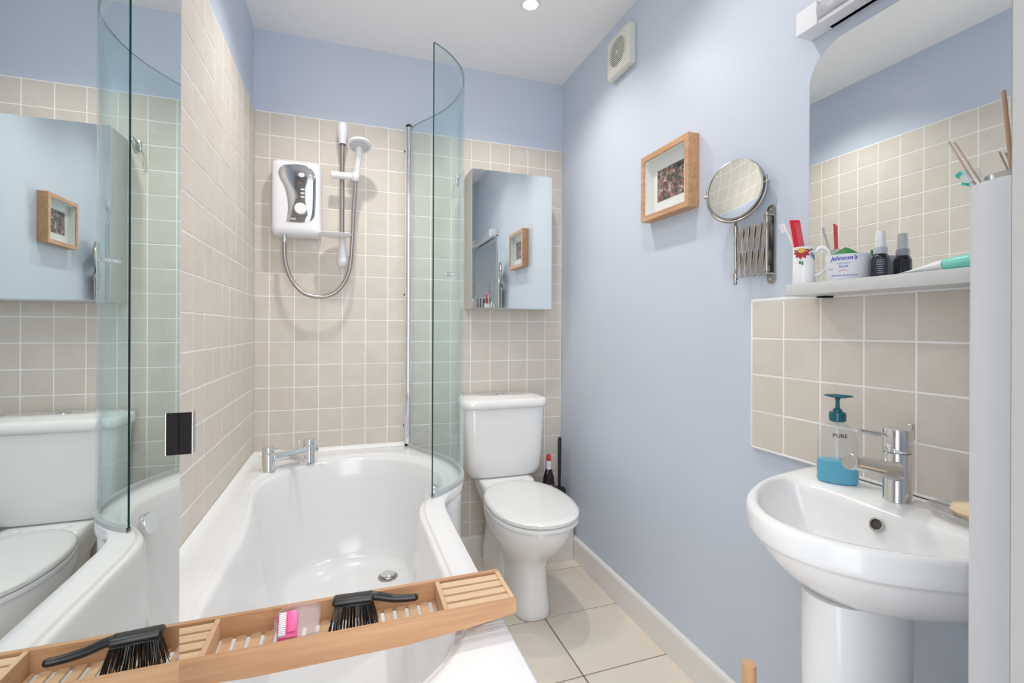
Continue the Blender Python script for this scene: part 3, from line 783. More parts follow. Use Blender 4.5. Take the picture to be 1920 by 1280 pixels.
R = [under(.30, .668), under(.48, .672), under(.64, .686), under(.77, .709), under(.88, .736), under(.935, .7585), under(.945, .7665), under(.985, .7685), under(.998, .7735), bmix(0, .781), bmix(-0.01, .793), bmix(0.02, .806), bmix(.16, .8125), bmix(.5, .8145), bmix(.82, .8135), bmix(.95, .809),
     bscale(BI, .995, .802), bscale(BI, .97, .788), bscale(BI, .90, .763), bscale(BI, .76, .733), bscale(BI, .55, .711), bscale(BI, .3, .700), bscale(BI, .12, .697)]
obj('bowl', loft(R, True, True, True), M_CERAM2, bas, angle=89)
pr = [sell(1.235, BY, .100, .065, z, 2.2, 48) for z in (0, .01, .3, .60, .680)]
for v in pr[0]: v.x = 1.235+(v.x-1.235)*1.02; v.y = BY+(v.y-BY)*1.04
for v in pr[2]: v.x = 1.235+(v.x-1.235)*.97; v.y = BY+(v.y-BY)*.94
obj('pedestal', loft(pr, True, True, True), M_CERAM2, bas, angle=60)
hx, hy, hz = 1.2985, BY+0.012, .780
ho = obj('overflow_hole', lathe([(0.0125, 0), (0.0125, 0.0035), (0.0095, 0.004)], (1.2995, BY+0.008, .779), (-1, 0, .45), 24, False), M_SATIN, bas)
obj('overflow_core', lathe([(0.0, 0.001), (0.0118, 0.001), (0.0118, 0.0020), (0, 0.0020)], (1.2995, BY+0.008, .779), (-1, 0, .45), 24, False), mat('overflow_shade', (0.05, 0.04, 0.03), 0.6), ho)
obj('waste', lathe([(0.0, 0), (0.021, 0), (0.021, 0.004), (0.016, 0.005), (0, 0.0035)], (1.235, BY, .6965), seg=24, cap=False), M_CHROME, bas)
wp = tag(obj('waste_pipe', tube([(1.425, -1.815, 0.02), (1.425, -1.815, .30), (1.42, -1.80, .40), (1.38, -1.77, .46), (1.33, -1.75, .50)], 0.016, 14, 5), M_PIPE), 'dull waste pipe in the shade behind the basin pedestal', 'pipe')

# basin mixer
tp = thing('basin_mixer_tap', 'chrome cylindrical mixer tap on the back ledge of the basin', 'tap', (1.366, -1.684, .8145))
TY = -1.684
tc_ = Vector((1.366, TY, .8145))
obj('tap_body', lathe([(0.0235, 0), (0.0235, 0.002), (0.0225, 0.004), (0.0225, 0.0885), (0.0215, 0.090)], tc_, seg=40), M_CHROME, tp)
obj('spout', loft([[Vector((x, TY+a*wd, z0+b*ht)) for a, b in ((-1, -.6), (-.7, -1), (.7, -1), (1, -.6), (1, .6), (.7, 1), (-.7, 1), (-1, .6))] for x, z0, wd, ht in ((1.362, .870, .019, .020), (1.33, .876, .017, .017), (1.29, .886, .0145, .0145), (1.26, .893, .0125, .0130), (1.243, .897, .0120, .0125))], True, True, True), M_CHROME, tp, angle=50)
obj('aerator', cyl((1.246, TY, .8965), (1.237, TY, .8985), 0.0145, seg=28, ch=0.0015), M_SATIN, tp)
hd = obj('tap_head', lathe([(0.0225, 0.0915), (0.0232, 0.094), (0.0232, 0.132), (0.0215, 0.1345), (0, 0.135)], tc_, (0.0, 0.0, 1), 40, False), M_CHROME, tp)
obj('lever', tube([(1.352, TY+0.008, .936), (1.332, TY+0.018, .938), (1.308, TY+0.031, .942)], 0.0052, 14, 3), M_CHROME, hd)
obj('chain_lug', box(1.386, 1.396, TY-0.012, TY-0.002, .930, .957, 0.001, 1), M_SATIN, tp)

# soap dispenser
sb = thing('soap_dispenser', 'clear hand soap bottle with teal pump and blue liquid on the basin ledge', 'bottle', (1.360, -1.572, .8145))
SC = (1.360, -1.572, .8145)
rot = 0.55
def oval(pr, m_name, n, mm, par, cap=True):
    bm = lathe(pr, (0, 0, 0), (0, 0, 1), 40, cap, sx=1.0, sy=0.62)
    bmesh.ops.transform(bm, matrix=Matrix.Translation(SC) @ Matrix.Rotation(-math.radians(52), 4, 'Z'), verts=bm.verts)
    return obj(n, bm, mm, par, angle=50)
oval([(0.0, 0.0), (0.035, 0.0), (0.0375, 0.004), (0.0370, 0.05), (0.0365, 0.085), (0.034, 0.100), (0.026, 0.116), (0.015, 0.125), (0.0125, 0.127), (0.0125, 0.134)], '', 'bottle_shell', M_CLEAR, sb, False)
oval([(0.0, 0.0015), (0.0345, 0.0015), (0.0365, 0.005), (0.0362, 0.046), (0.0, 0.0465)], '', 'liquid_soap', M_LIQ, sb, False)
pm = obj('pump', lathe([(0.0135, 0.128), (0.0155, 0.130), (0.0155, 0.142), (0.0145, 0.147), (0.0085, 0.149), (0.0085, 0.153), (0.0040, 0.156), (0.0035, 0.172), (0.0048, 0.174), (0.0048, 0.181)], SC, seg=28), M_PUMP, sb)
bm = lathe([(0.0, -0.004), (0.012, -0.0035), (0.0245, 0.0), (0.025, 0.002), (0.020, 0.0035), (0.0, 0.0045)], (0, 0, 0), (0, 0, 1), 28, False, sx=1.05, sy=0.42)
bmesh.ops.transform(bm, matrix=Matrix.Translation((SC[0]+0.001, SC[1]-0.001, SC[2]+0.1805)) @ Matrix.Rotation(-math.radians(52), 4, 'Z'), verts=bm.verts)
obj('nozzle', bm, M_PUMP, pm)
obj('dip_tube', tube([(SC[0], SC[1], SC[2]+.006), (SC[0], SC[1], SC[2]+.13)], 0.0025, 8, 1), M_CAP, sb)
ddir = Vector((math.cos(-math.radians(52)), math.sin(-math.radians(52)), 0)); ndir = Vector((-0.788, -0.616, 0))
def on_bottle(x, y): 
    a = x/0.0372
    return Vector(SC) + ddir*(0.0376*math.sin(a)) + ndir*(0.0376*0.63*math.cos(a)) + Vector((0, 0, y))
lettering('PURE', 0.011, M_PRINTD, sb, lambda x, y: on_bottle(x+0.004, y+0.098), bold=0.0002)
lettering('- - - - - - -', 0.007, M_PRINTW, sb, lambda x, y: on_bottle(x+0.003, y+0.079))

# soap in its dish
sd = tag(obj('soap_dish', lathe([(0.0, 0.0), (0.036, 0.0), (0.050, 0.006), (0.058, 0.016), (0.056, 0.0165), (0.048, 0.009), (0.034, 0.004), (0.0, 0.004)], (1.372, -1.800, .8145), seg=36, cap=False, sx=.85, sy=1.15), M_CLEAR2), 'clear ribbed soap dish at the right end of the basin ledge', 'soap dish')
tag(obj('soap_bar', lathe([(0.0, 0.0), (0.026, 0.001), (0.033, 0.009), (0.030, 0.018), (0.018, 0.023), (0.0, 0.024)], (1.378, -1.802, .8195), seg=32, cap=False, sx=.8, sy=1.25), M_SOAP), 'cream bar of soap lying in the clear dish', 'soap')

# ------------------------------------------------------------------ shelf and its things
SZ = 1.2393
sh = thing('wall_shelf', 'narrow pale grey shelf fixed under the basin mirror', 'shelf', (1.40, -1.70, 1.213))
pl = [(1.4495, -1.446), (1.4495, -2.06), (1.350, -2.06), (1.350, -1.458), (1.3525, -1.451), (1.358, -1.447)]
obj('shelf_board', prism(pl, 'Z', 1.213, SZ, 0.0022, 2), mat('shelf_grey', (0.60, 0.60, 0.60), 0.3), sh, angle=40)
obj('bracket', box(1.420, 1.4495, -1.50, -1.475, 1.2095, 1.213, 0.001, 1), M_DARK, sh)
obj('bracket', box(1.420, 1.4495, -1.96, -1.935, 1.2095, 1.213, 0.001, 1), M_DARK, sh)

mir = thing('basin_mirror', 'frameless wall mirror with rounded top corners above the basin', 'mirror', (W, -1.75, 1.24))
y0, y1, mz0, mz1, mr = -1.437, -2.09, 1.2395, 1.806, 0.085
poly = [(y1, mz0), (y0, mz0)] + [(y0-mr+mr*math.cos(t), mz1-mr+mr*math.sin(t)) for t in [PI/2*k/14 for k in range(15)]] + [(y1, mz1)]
bm = prism(poly, 'X', 1.4435, W+0.001)
obj('mirror_backing', bm, M_MEDGE, mir, smooth=False)
def inset(pts, d, c=(-1.76, 1.52)): return [(a + (d if a < c[0] else -d), b + (d if b < c[1] else -d)) for a, b in pts]
obj('mirror_face', prism(inset(poly, 0.0012), 'X', 1.4425, 1.4436), M_MIRROR2, mir, smooth=False)

# strip light above the mirror
sl = thing('strip_light', 'white shaver strip light with a clear ribbed cover above the mirror', 'light', (W, -1.70, 1.86))
obj('housing', box(1.4075, W+0.001, -2.02, -1.435, 1.840, 1.850, 0.001, 1), M_WHITEP, sl, smooth=False)
obj('back_plate', box(1.440, W+0.001, -2.02, -1.435, 1.840, 1.890, 0.001, 1), M_WHITEP, sl, smooth=False)
for a, b in ((-1.489, -1.435), (-2.02, -1.966)):
    obj('end_cap', box(1.4005, W+0.001, a, b, 1.838, 1.893, 0.002, 2), M_WHITEP, sl, smooth=False)
prof = [(1.442, 1.890), (1.425, 1.893), (1.410, 1.890), (1.4005, 1.882), (1.398, 1.868), (1.402, 1.850), (1.410, 1.8505), (1.413, 1.856)]
bm = loft([[Vector((x, y, z)) for x, z in prof] for y in (-1.966, -1.489)], closed=False)
obj('diffuser', bm, M_DIFF, sl, angle=60)
obj('lamp_tube', cyl((1.425, -1.955, 1.876), (1.425, -1.50, 1.876), 0.0095, seg=20), M_CAP, sl)
for y in (-1.52, -1.94):
    obj('tube_clip', box(1.413, 1.440, y-0.004, y+0.004, 1.862, 1.888, 0.001, 1), M_SATIN, sl)

# floral mug with its brushes
MG = Vector((1.388, -1.4685, SZ))
mug = thing('floral_mug', 'white mug painted with a red flower standing at the left end of the shelf', 'mug', MG)
obj('mug_body', lathe([(0.0, 0.0), (0.0215, 0.0), (0.0235, 0.004), (0.0225, 0.04), (0.0222, 0.075), (0.0235, 0.0865), (0.0222, 0.0868), (0.0205, 0.076), (0.0205, 0.006), (0.0, 0.005)], MG, seg=40, cap=False), M_CERAM2, mug)
hdv = Vector((0.60, -0.80, 0))
obj('handle', tube([MG+hdv*0.0215+Vector((0, 0, .073)), MG+hdv*0.034+Vector((0, 0, .084)), MG+hdv*0.048+Vector((0, 0, .074)), MG+hdv*0.049+Vector((0, 0, .050)), MG+hdv*0.037+Vector((0, 0, .028)), MG+hdv*0.0215+Vector((0, 0, .020))], 0.0043, 12, 5), M_CERAM2, mug)
vdir = (Vector((CAM.x, CAM.y, 0)) - Vector((MG.x, MG.y, 0))).normalized()
va = math.atan2(vdir.y, vdir.x)
def on_mug(x, z, r=0.0238): return MG + Vector((r*math.cos(va + x/0.0235), r*math.sin(va + x/0.0235), z))
def patch(cx_, cz_, prs, m_, par, nm, r=0.0238):
    bm = bmesh.new(); c = bm.verts.new(on_mug(cx_, cz_, r)); n_ = len(prs)
    v = [bm.verts.new(on_mug(cx_+p[0], cz_+p[1], r)) for p in prs]
    for k in range(n_): bm.faces.new((c, v[k], v[(k+1) % n_]))
    return obj(nm, bm, m_, par)
def star(r0, r1, n_, half=False):
    out = []
    for k in range(n_*2):
        t = 2*PI*k/(n_*2); rr_ = r0 if k % 2 else r1
        out.append((rr_*math.cos(t), min(rr_*math.sin(t), 0.004 if half else 9)))
    return out
patch(-0.004, 0.0760, star(0.0135, 0.0195, 11, True), M_DRED, mug, 'painted_flower', 0.0240)
patch(-0.004, 0.0785, star(0.0070, 0.0070, 12, True), M_YEL, mug, 'flower_centre', 0.0244)
for (x, z, a_, b_) in ((-0.007, .050, .0024, .0040), (-0.002, .048, .0022, .0050), (-0.017, .074, .004, .0015), (.017, .079, .0035, .0022), (.024, .060, .0025, .0055)):
    patch(x, z, [(a_*math.cos(t), b_*math.sin(t)) for t in [2*PI*k/8 for k in range(8)]], M_LEAF, mug, 'painted_leaf', 0.0241)
for (x, z) in ((.016, .069), (.021, .066), (.0185, .064)):
    patch(x, z, star(0.0020, 0.0034, 5), M_BLUEF, mug, 'painted_blue_flower', 0.0242)

# red comb standing in the mug
cw = Vector((0.93, -0.36, 0)).normalized()
c0, c1 = Vector((1.3895, -1.470, 1.262)), Vector((1.3765, -1.4545, 1.3925))
cu = (c1-c0).normalized(); cn_ = cw.cross(cu).normalized()
comb = thing('red_comb', 'red plastic comb standing upright in the floral mug', 'comb', c0)
def slab(p, u, w, n_, a0, a1, b0, b1, t, bev=0.0):
    b2 = box(a0, a1, b0, b1, -t/2, t/2, bev, 1)
    m_ = Matrix((w, u, n_)).transposed().to_4x4(); m_.translation = p
    bmesh.ops.transform(b2, matrix=m_, verts=b2.verts); return b2
Lc = (c1-c0).length
obj('comb_back', slab(c0, cu, cw, cn_, -0.0125, -0.002, 0, Lc, 0.0032, 0.001), M_RED, comb, smooth=False)
obj('comb_end', slab(c0, cu, cw, cn_, -0.003, 0.011, Lc-0.006, Lc, 0.003, 0.0008), M_RED, comb, smooth=False)
tb = bmesh.new(); k = 0.010
while k < Lc-0.007:
    join(tb, slab(c0, cu, cw, cn_, -0.003, 0.0115, k, k+0.0015, 0.0022)); k += 0.0023
tag(obj('comb_teeth', tb, M_RED, comb, smooth=False), kind='stuff')
# white toothbrush behind the comb
t0, t1 = Vector((1.397, -1.476, 1.250)), Vector((1.377, -1.4235, 1.390))
tu = (t1-t0).normalized()
tbr = thing('toothbrush', 'white toothbrush leaning out of the floral mug beside the comb', 'toothbrush', t0)
obj('handle', tube([t0, (t0+t1)/2, t1-tu*0.022], 0.0028, 10, 3), M_TUBE, tbr)
hb_ = obj('brush_head', tube([t1-tu*0.024, t1-tu*0.01, t1], 0.0034, 10, 3), M_TUBE, tbr)
sw = Vector((-0.62, 0.60, -0.25)).normalized()
bm = bmesh.new()
for k in range(5):
    p = t1 - tu*(0.002+0.0045*k)
    join(bm, cyl(p, p+sw*0.011, 0.0017, 0.0022, 8))
tag(obj('bristles', bm, M_BRIST, hb_), kind='stuff')

# cotton-bud tub
TB = Vector((1.395, -1.567, SZ)); TR_, TH = 0.0405, 0.0540
tub = thing('cotton_tub', 'round pale plastic tub with blue lettering standing on the shelf beside the mug', 'tub', TB)
obj('tub_wall', lathe([(0.0, 0.0), (TR_-0.002, 0.0), (TR_-0.0005, 0.002), (TR_, TH-0.004), (TR_+0.0006, TH), (TR_-0.0012, TH), (TR_-0.0018, TH-0.006), (TR_-0.002, 0.003), (0, 0.003)], TB, seg=56, cap=False), M_TUB, tub)
tv = (Vector((CAM.x, CAM.y, 0)) - Vector((TB.x, TB.y, 0))).normalized(); ta = math.atan2(tv.y, tv.x)
def on_tub(x, z): 
    t = ta - 0.20 + x/TR_
    return TB + Vector(((TR_+0.0007)*math.cos(t), (TR_+0.0007)*math.sin(t), z))
lettering("Johnson's", 0.0125, M_PRINTB, tub, lambda x, y: on_tub(x, y+0.0415), shear=0.35, bold=0.0002)
lettering("cotton", 0.0085, M_PRINTG, tub, lambda x, y: on_tub(x+0.001, y+0.0325), shear=0.2)
lettering("buds", 0.0085, M_PRINTB, tub, lambda x, y: on_tub(x+0.001, y+0.0255), shear=0.2)
bm = bmesh.new(); up_ = []; lo_ = []
for k in range(13):
    x = -0.010+0.020*k/12; h = 0.0022*math.sin(PI*k/12); w_ = 0.0009*math.sin(PI*(k+0.2)/12.4)
    up_.append(bm.verts.new(on_tub(x+0.001, 0.0175+h+w_))); lo_.append(bm.verts.new(on_tub(x+0.001, 0.0170+h)))
for k in range(12): bm.faces.new((lo_[k], lo_[k+1], up_[k+1], up_[k]))
obj('pink_swoosh', bm, M_PRINTP, tub)
lettering("Johnson & Johnson", 0.0062, M_PRINTB, tub, lambda x, y: on_tub(x+0.002, y+0.0075), shear=0.3)
lettering("Pure", 0.0060, M_PRINTG, tub, lambda x, y: on_tub(x-0.025, y+0.022), shear=0.4)
# green packet poking out of the tub
gpk = bmesh.new()
P_ = [TB+Vector(v) for v in ((-0.026, 0.030, .050), (0.012, -0.030, .049), (0.006, 0.012, .0745), (0.010, 0.006, .073), (0.026, 0.004, .050), (-0.014, -0.012, .046), (-0.006, 0.004, .010))]
V_ = [gpk.verts.new(p) for p in P_]
for f in ((0, 5, 2), (5, 1, 3), (5, 3, 2), (0, 2, 4), (2, 3, 4), (1, 4, 3), (0, 4, 6), (4, 1, 6), (1, 5, 6), (5, 0, 6)): gpk.faces.new([V_[i] for i in f])
pk = tag(obj('green_packet', gpk, M_GREEN, smooth=False), 'green foil packet poking out of the cotton tub', 'packet')

# dark spray bottle
BT = Vector((1.409, -1.624, SZ))
bt = thing('spray_bottle', 'small dark bottle with a frosted spray cap on the shelf', 'bottle', BT)
obj('body', lathe([(0.0, 0.0), (0.0135, 0.0), (0.0148, 0.002), (0.0148, 0.042), (0.0125, 0.0475), (0.009, 0.050), (0.0088, 0.053)], BT, seg=32, cap=False), M_AMBER, bt)
lb = obj('label', lathe([(0.0151, 0.003), (0.0151, 0.0415)], BT, seg=32, cap=False), M_LABEL, bt)
obj('collar', lathe([(0.0115, 0.050), (0.0118, 0.052), (0.0118, 0.062), (0.0105, 0.064)], BT, seg=28), M_COLLAR, bt)
obj('cap', lathe([(0.0098, 0.0635), (0.0092, 0.080), (0.0088, 0.094), (0.0078, 0.0965)], BT, seg=28), M_CAP, bt)
bv = (Vector((CAM.x, CAM.y, 0)) - Vector((BT.x, BT.y, 0))).normalized(); ba = math.atan2(bv.y, bv.x)
def on_bt(x, z): return BT + Vector((0.0153*math.cos(ba+x/0.0153), 0.0153*math.sin(ba+x/0.0153), z))
for z_, w_ in ((.036, .012), (.032, .015), (.0275, .014), (.023, .010), (.019, .013), (.015, .008), (.011, .012)):
    bm = bmesh.new()
    q_ = [[bm.verts.new(on_bt(-w_/2+w_*k/6, z_+d_)) for k in range(7)] for d_ in (0, .0009)]
    for k in range(6): bm.faces.new((q_[0][k], q_[0][k+1], q_[1][k+1], q_[1][k]))
    obj('label_line', bm, M_PRINTW, lb)
bm = bmesh.new()
a2 = math.atan2(-0.55, 0.83)
def on_back(x, z): return BT + Vector((0.0153*math.cos(a2+x/0.0153), 0.0153*math.sin(a2+x/0.0153), z))
for k in range(9):
    q_ = [bm.verts.new(on_back(x_, z_)) for x_, z_ in ((-.004, .008+.002*k), (.004, .008+.002*k), (.004, .0091+.002*k), (-.004, .0091+.002*k))]
    bm.faces.new(q_)
tag(obj('bar_marks', bm, M_PRINTW, lb), kind='stuff')

# toothpaste tube lying on the shelf
tpt = thing('toothpaste_tube', 'white toothpaste tube with a mint cap lying on the shelf', 'toothpaste', (1.380, -1.72, SZ))
def trg(y, w_, h_, x=1.380): return [Vector((x+w_*math.cos(2*PI*k/28), y, SZ+0.0004+h_+h_*math.sin(2*PI*k/28))) for k in range(28)]
obj('tube_body', loft([trg(-1.681, .019, .0006), trg(-1.686, .019, .0009), trg(-1.70, .018, .0030), trg(-1.72, .016, .0062), trg(-1.735, .0145, .0086), trg(-1.751, .0125, .0105)], True, True, True), M_TUBE, tpt)
obj('tube_cap', loft([trg(-1.7515, .0112, .0108), trg(-1.757, .0118, .0112), trg(-1.785, .0128, .0125), trg(-1.792, .0120, .0120)], True, True, True), M_TEAL, tpt)

# steel tumbler at the hidden end of the shelf, with toothbrushes and sticks in it
TU = Vector((1.3945, -1.842, SZ)); TUH = 0.146
tum = thing('steel_tumbler', 'brushed steel tumbler at the right end of the shelf behind the white column', 'tumbler', TU)
obj('tumbler_wall', lathe([(0.0, 0.0), (0.037, 0.0), (0.038, 0.003), (0.0395, TUH-0.003), (0.0405, TUH), (0.0385, TUH), (0.0375, 0.004), (0.0, 0.003)], TU, seg=44, cap=False), M_SATIN, tum)
def rod_thing(nm, label, cat, p0, p1, r, m_, group=None):
    o = tag(obj(nm, tube([p0, (Vector(p0)+Vector(p1))/2, p1], r, 10, 2), m_), label, cat, group)
    return o
rod_thing('wooden_stick', 'thick brown wooden stick standing tallest in the steel tumbler', 'stick', (1.388, -1.846, 1.262), (1.3795, -1.829, 1.520), 0.0030, M_REED)
rod_thing('wooden_stick', 'thin pale stick leaning furthest left out of the steel tumbler', 'stick', (1.396, -1.838, 1.262), (1.370, -1.760, 1.463), 0.0015, M_REEDL)
rod_thing('wooden_stick', 'thin pale stick right beside the leftmost one in the steel tumbler', 'stick', (1.402, -1.846, 1.262), (1.370, -1.769, 1.458), 0.0015, M_REEDL)
a_, b_ = Vector((1.395, -1.852, 1.262)), Vector((1.371, -1.7885, 1.385))
tb2 = thing('toothbrush', 'mint and white toothbrush leaning over the rim of the steel tumbler', 'toothbrush', a_)
obj('handle', tube([a_, (a_+b_)/2, b_], 0.0038, 10, 3), M_TUBE, tb2)
du = (b_-a_).normalized()
he = obj('brush_head', tube([b_-du*0.004, b_+Vector((0, .004, .006)), b_+Vector((-.001, .010, .019))], 0.0062, 12, 3), M_TUBE, tb2)
plab(obj('grip_patch', tube([b_+Vector((-.002, .0085, .012)), b_+Vector((-.003, .0125, .017))], 0.0062, 12, 1), M_TEALD, he), 'mint green tip')
plab(obj('grip_patch', tube([b_+Vector((-.004, .004, -.006)), b_+Vector((-.004, .002, -.002))], 0.0055, 12, 1), M_TEALD, he), 'mint green patch')
a2_, b2_ = Vector((1.383, -1.850, 1.262)), Vector((1.376, -1.7955, 1.404))
tb3 = thing('toothbrush', 'clear toothbrush between the mint one and the sticks in the steel tumbler', 'toothbrush', a2_)
obj('handle', tube([a2_, (a2_+b2_)/2, b2_], 0.0034, 10, 3), M_CLEAR, tb3)

# ------------------------------------------------------------------ tall mirrored door beyond the foot of the bath
md = thing('mirrored_cupboard', 'cupboard with a full-height mirrored door facing the room at the left', 'cupboard', (0.11, -2.08, 0))
obj('carcass', box(0.0, DM-0.024, -2.40, -1.776, 0, CEIL-0.002, 0.001, 1), M_CABSIDE, md, smooth=False)
dd = obj('door', box(DM-0.023, DM-0.0045, -2.40, -1.7735, 0.003, CEIL-0.006, 0.001, 1), M_CABSIDE, md, smooth=False)
obj('mirror_glass', box(DM-0.0042, DM, -2.40, -1.7715, 0.003, CEIL-0.006), [M_MIRROR], dd, smooth=False)
obj('glass_edge', box(DM-0.0040, DM-0.0003, -1.7716, -1.7709, 0.003, CEIL-0.006), M_MEDGE, dd, smooth=False)
ph = obj('pull_plate', box(DM+0.0001, DM+0.0104, -1.7740, -1.7716, 1.0155, 1.0545, 0.0003, 1), M_DARK, dd, smooth=False)
obj('plate_rim', box(DM+0.0104, DM+0.0107, -1.7739, -1.7640, 1.0154, 1.0546), M_SATIN, ph, smooth=False)

# ------------------------------------------------------------------ bamboo bath tray
TX0, TX1, TY0, TY1 = 0.046, 0.677, -1.476, -1.360
tz = 0.640
tray = thing('bath_tray', 'long bamboo bath tray resting across the rim of the bath', 'tray', (0.36, -1.418, RZ))
def board(y0, y1):
    pts = [(TX0, .615), (TX0+.10, .604), (.25, .5975), (.48, .5975), (TX1-.10, .604), (TX1, .615), (TX1, tz), (TX0, tz)]
    b2 = prism(pts, 'Y', y0, y1)
    return b2
obj('long_rail', board(TY0, TY0+.009), M_BAMB, tray, angle=30)
obj('long_rail', board(TY1-.009, TY1), M_BAMB, tray, angle=30)
obj('end_rail', box(TX0+.0003, TX0+.009, TY0+.009, TY1-.009, .615, tz-.0002, .0006, 1), M_BAMBY, tray, smooth=False)
obj('end_rail', box(TX1-.009, TX1-.0003, TY0+.009, TY1-.009, .615, tz-.0002, .0006, 1), M_BAMBY, tray, smooth=False)
obj('divider', box(.173, .181, TY0+.009, TY1-.009, .602, tz-.0002, .0006, 1), M_BAMBY, tray, smooth=False)
obj('divider', box(.546, .554, TY0+.009, TY1-.009, .602, tz-.0002, .0006, 1), M_BAMBY, tray, smooth=False)
iy0, iy1 = TY0+.0095, TY1-.0125
for xa, xb in ((TX0+.009, .173), (.554, TX1-.009)):
    pitch_ = (iy1-iy0+.003)/4
    for k in range(4):
        obj('slat', box(xa, xb, iy0+pitch_*k, iy0+pitch_*(k+1)-.0068, tz-.0085, tz-.0015, .0006, 1), M_BAMBL, tray, smooth=False)
    obj('slat_batten', box((xa+xb)/2-.006, (xa+xb)/2+.006, TY0+.009, TY1-.009, .622, tz-.0085), M_BAMBY, tray, smooth=False)
    obj('rubber_foot', box((xa+xb)/2-.010, (xa+xb)/2+.010, TY0+.030, TY1-.030, RZ+0.0005, .622, .002, 1), M_BAMBY, tray, smooth=False)
k = 0; x = .1835
while x < .540:
    obj('floor_slat', box(x, min(x+.0155, .5455), TY0+.009, TY1-.009, .6005, .6045, .0006, 1), M_BAMBY, tray, smooth=False); x += .0222
FZ = .6047
# black hair brush
hb = thing('hair_brush', 'black paddle hair brush lying bristles down in the bamboo tray', 'hair brush', (.396, -1.412, FZ))
HP = Matrix.Translation((.396, -1.410, .6565)) @ Matrix.Rotation(math.radians(-4), 4, 'Z') @ Matrix.Rotation(math.radians(-7), 4, 'X')
bm = box(-.036, .034, -.0150, .0150, -.0060, .0060, .0056, 4)
bmesh.ops.transform(bm, matrix=HP, verts=bm.verts)
obj('paddle', bm, M_BLACK, hb, angle=60)
bm = box(-.031, .030, -.0130, .0130, -.0085, -.0045, .0015, 1)
bmesh.ops.transform(bm, matrix=HP, verts=bm.verts)
cu_ = obj('cushion', bm, M_BLACK, hb)
bm = tube([HP @ Vector(v) for v in ((.026, 0, 0), (.036, .001, -.001), (.046, .002, -.004), (.066, .003, -.010), (.090, .003, -.013), (.106, .002, -.013))], .0062, 14, 4, radii=(.0078, .0062))
obj('handle', bm, M_BLACK, hb)
obj('handle_end', (lathe([(0, -.006), (.0045, -.0045), (.0064, 0), (.0045, .0045), (0, .006)], HP @ Vector((.106, .002, -.013)), (1, 0, 0), 16, False)), M_BLACK, hb)
bm = bmesh.new()
for i in range(15):
    for j in range(8):
        px_, py_ = -.030+.060*i/14+random.uniform(-.0012, .0012), -.012+.024*j/7+random.uniform(-.0012, .0012)
        p0 = HP @ Vector((px_, py_, -.0075))
        p1 = Vector((p0.x+px_*.35+random.uniform(-.0015, .0015), p0.y+py_*.8-.009+random.uniform(-.001, .001), FZ+.0006+random.random()*.004))
        p1.y = max(min(p1.y, TY1-.0105), TY0+.0105)
        join(bm, cyl(p0, p1, .0008, .0006, 5))
tag(obj('bristles', bm, M_BLACK, cu_), kind='stuff')
# pink nail brush in a frosted case
nb = thing('nail_brush', 'pink nail brush with white bristles lying in the bamboo tray', 'nail brush', (.300, -1.40, FZ))
NP = Matrix.Translation((.304, -1.404, .6285)) @ Matrix.Rotation(math.radians(3), 4, 'Z') @ Matrix.Rotation(math.radians(30), 4, 'X')
def loc(bm, m_): bmesh.ops.transform(bm, matrix=m_, verts=bm.verts); return bm
obj('brush_back', loc(box(-.031, .000, -.023, .022, -.007, .003, .003, 2), NP), M_PINK, nb)
rg_ = obj('grip', loc(box(-.016, -.002, -.017, .020, .002, .0075, .0022, 2), NP), M_PINK, nb)
bm = bmesh.new()
for j in range(12):
    join(bm, loc(box(-.029, -.018, -.021+.0033*j, -.0186+.0033*j, .002, .0085, .0004, 1), NP))
tag(obj('bristles', bm, M_BRIST, nb), kind='stuff')
cs = thing('brush_case', 'frosted clear plastic case holding the pink nail brush', 'case', (.304, -1.40, FZ))
pr_ = [(-.037, -.029), (.034, -.027), (.037, .018), (.030, .027), (-.008, .030), (-.026, .026), (-.036, .012)]
def ring_c(s_, z): return [NP @ Vector((a*s_, b*s_, z)) for a, b in pr_]
obj('case_shell', loft([ring_c(.93, -.0085), ring_c(1.0, -.006), ring_c(1.0, .008)], True, True, False), M_FROST, cs, angle=30)
pc_ = tag(obj('hair_grip', tube([(.455, -1.452, FZ+.002), (.478, -1.450, FZ+.009), (.500, -1.447, FZ+.017)], .0014, 8, 2, radii=(.0008, .0020)), M_BLACK), 'thin black hair grip leaning on the front rail of the bamboo tray', 'hair grip')

# ------------------------------------------------------------------ right wall
fan = thing('extractor_fan', 'square cream extractor fan high on the blue wall', 'extractor fan', (W, -.602, 2.263))
fy0, fy1, fz0, fz1 = -.684, -.522, 2.183, 2.343
bm = loft([[Vector((x, fy, fz)) for fy, fz in ((fy0+i, fz0+i), (fy1-i, fz0+i), (fy1-i, fz1-i), (fy0+i, fz1-i))] for x, i in ((W+.001, .004), (W-.006, .004), (W-.0065, 0), (W-.030, .0005), (W-.0345, .005))], True, True, False)
NG = 40
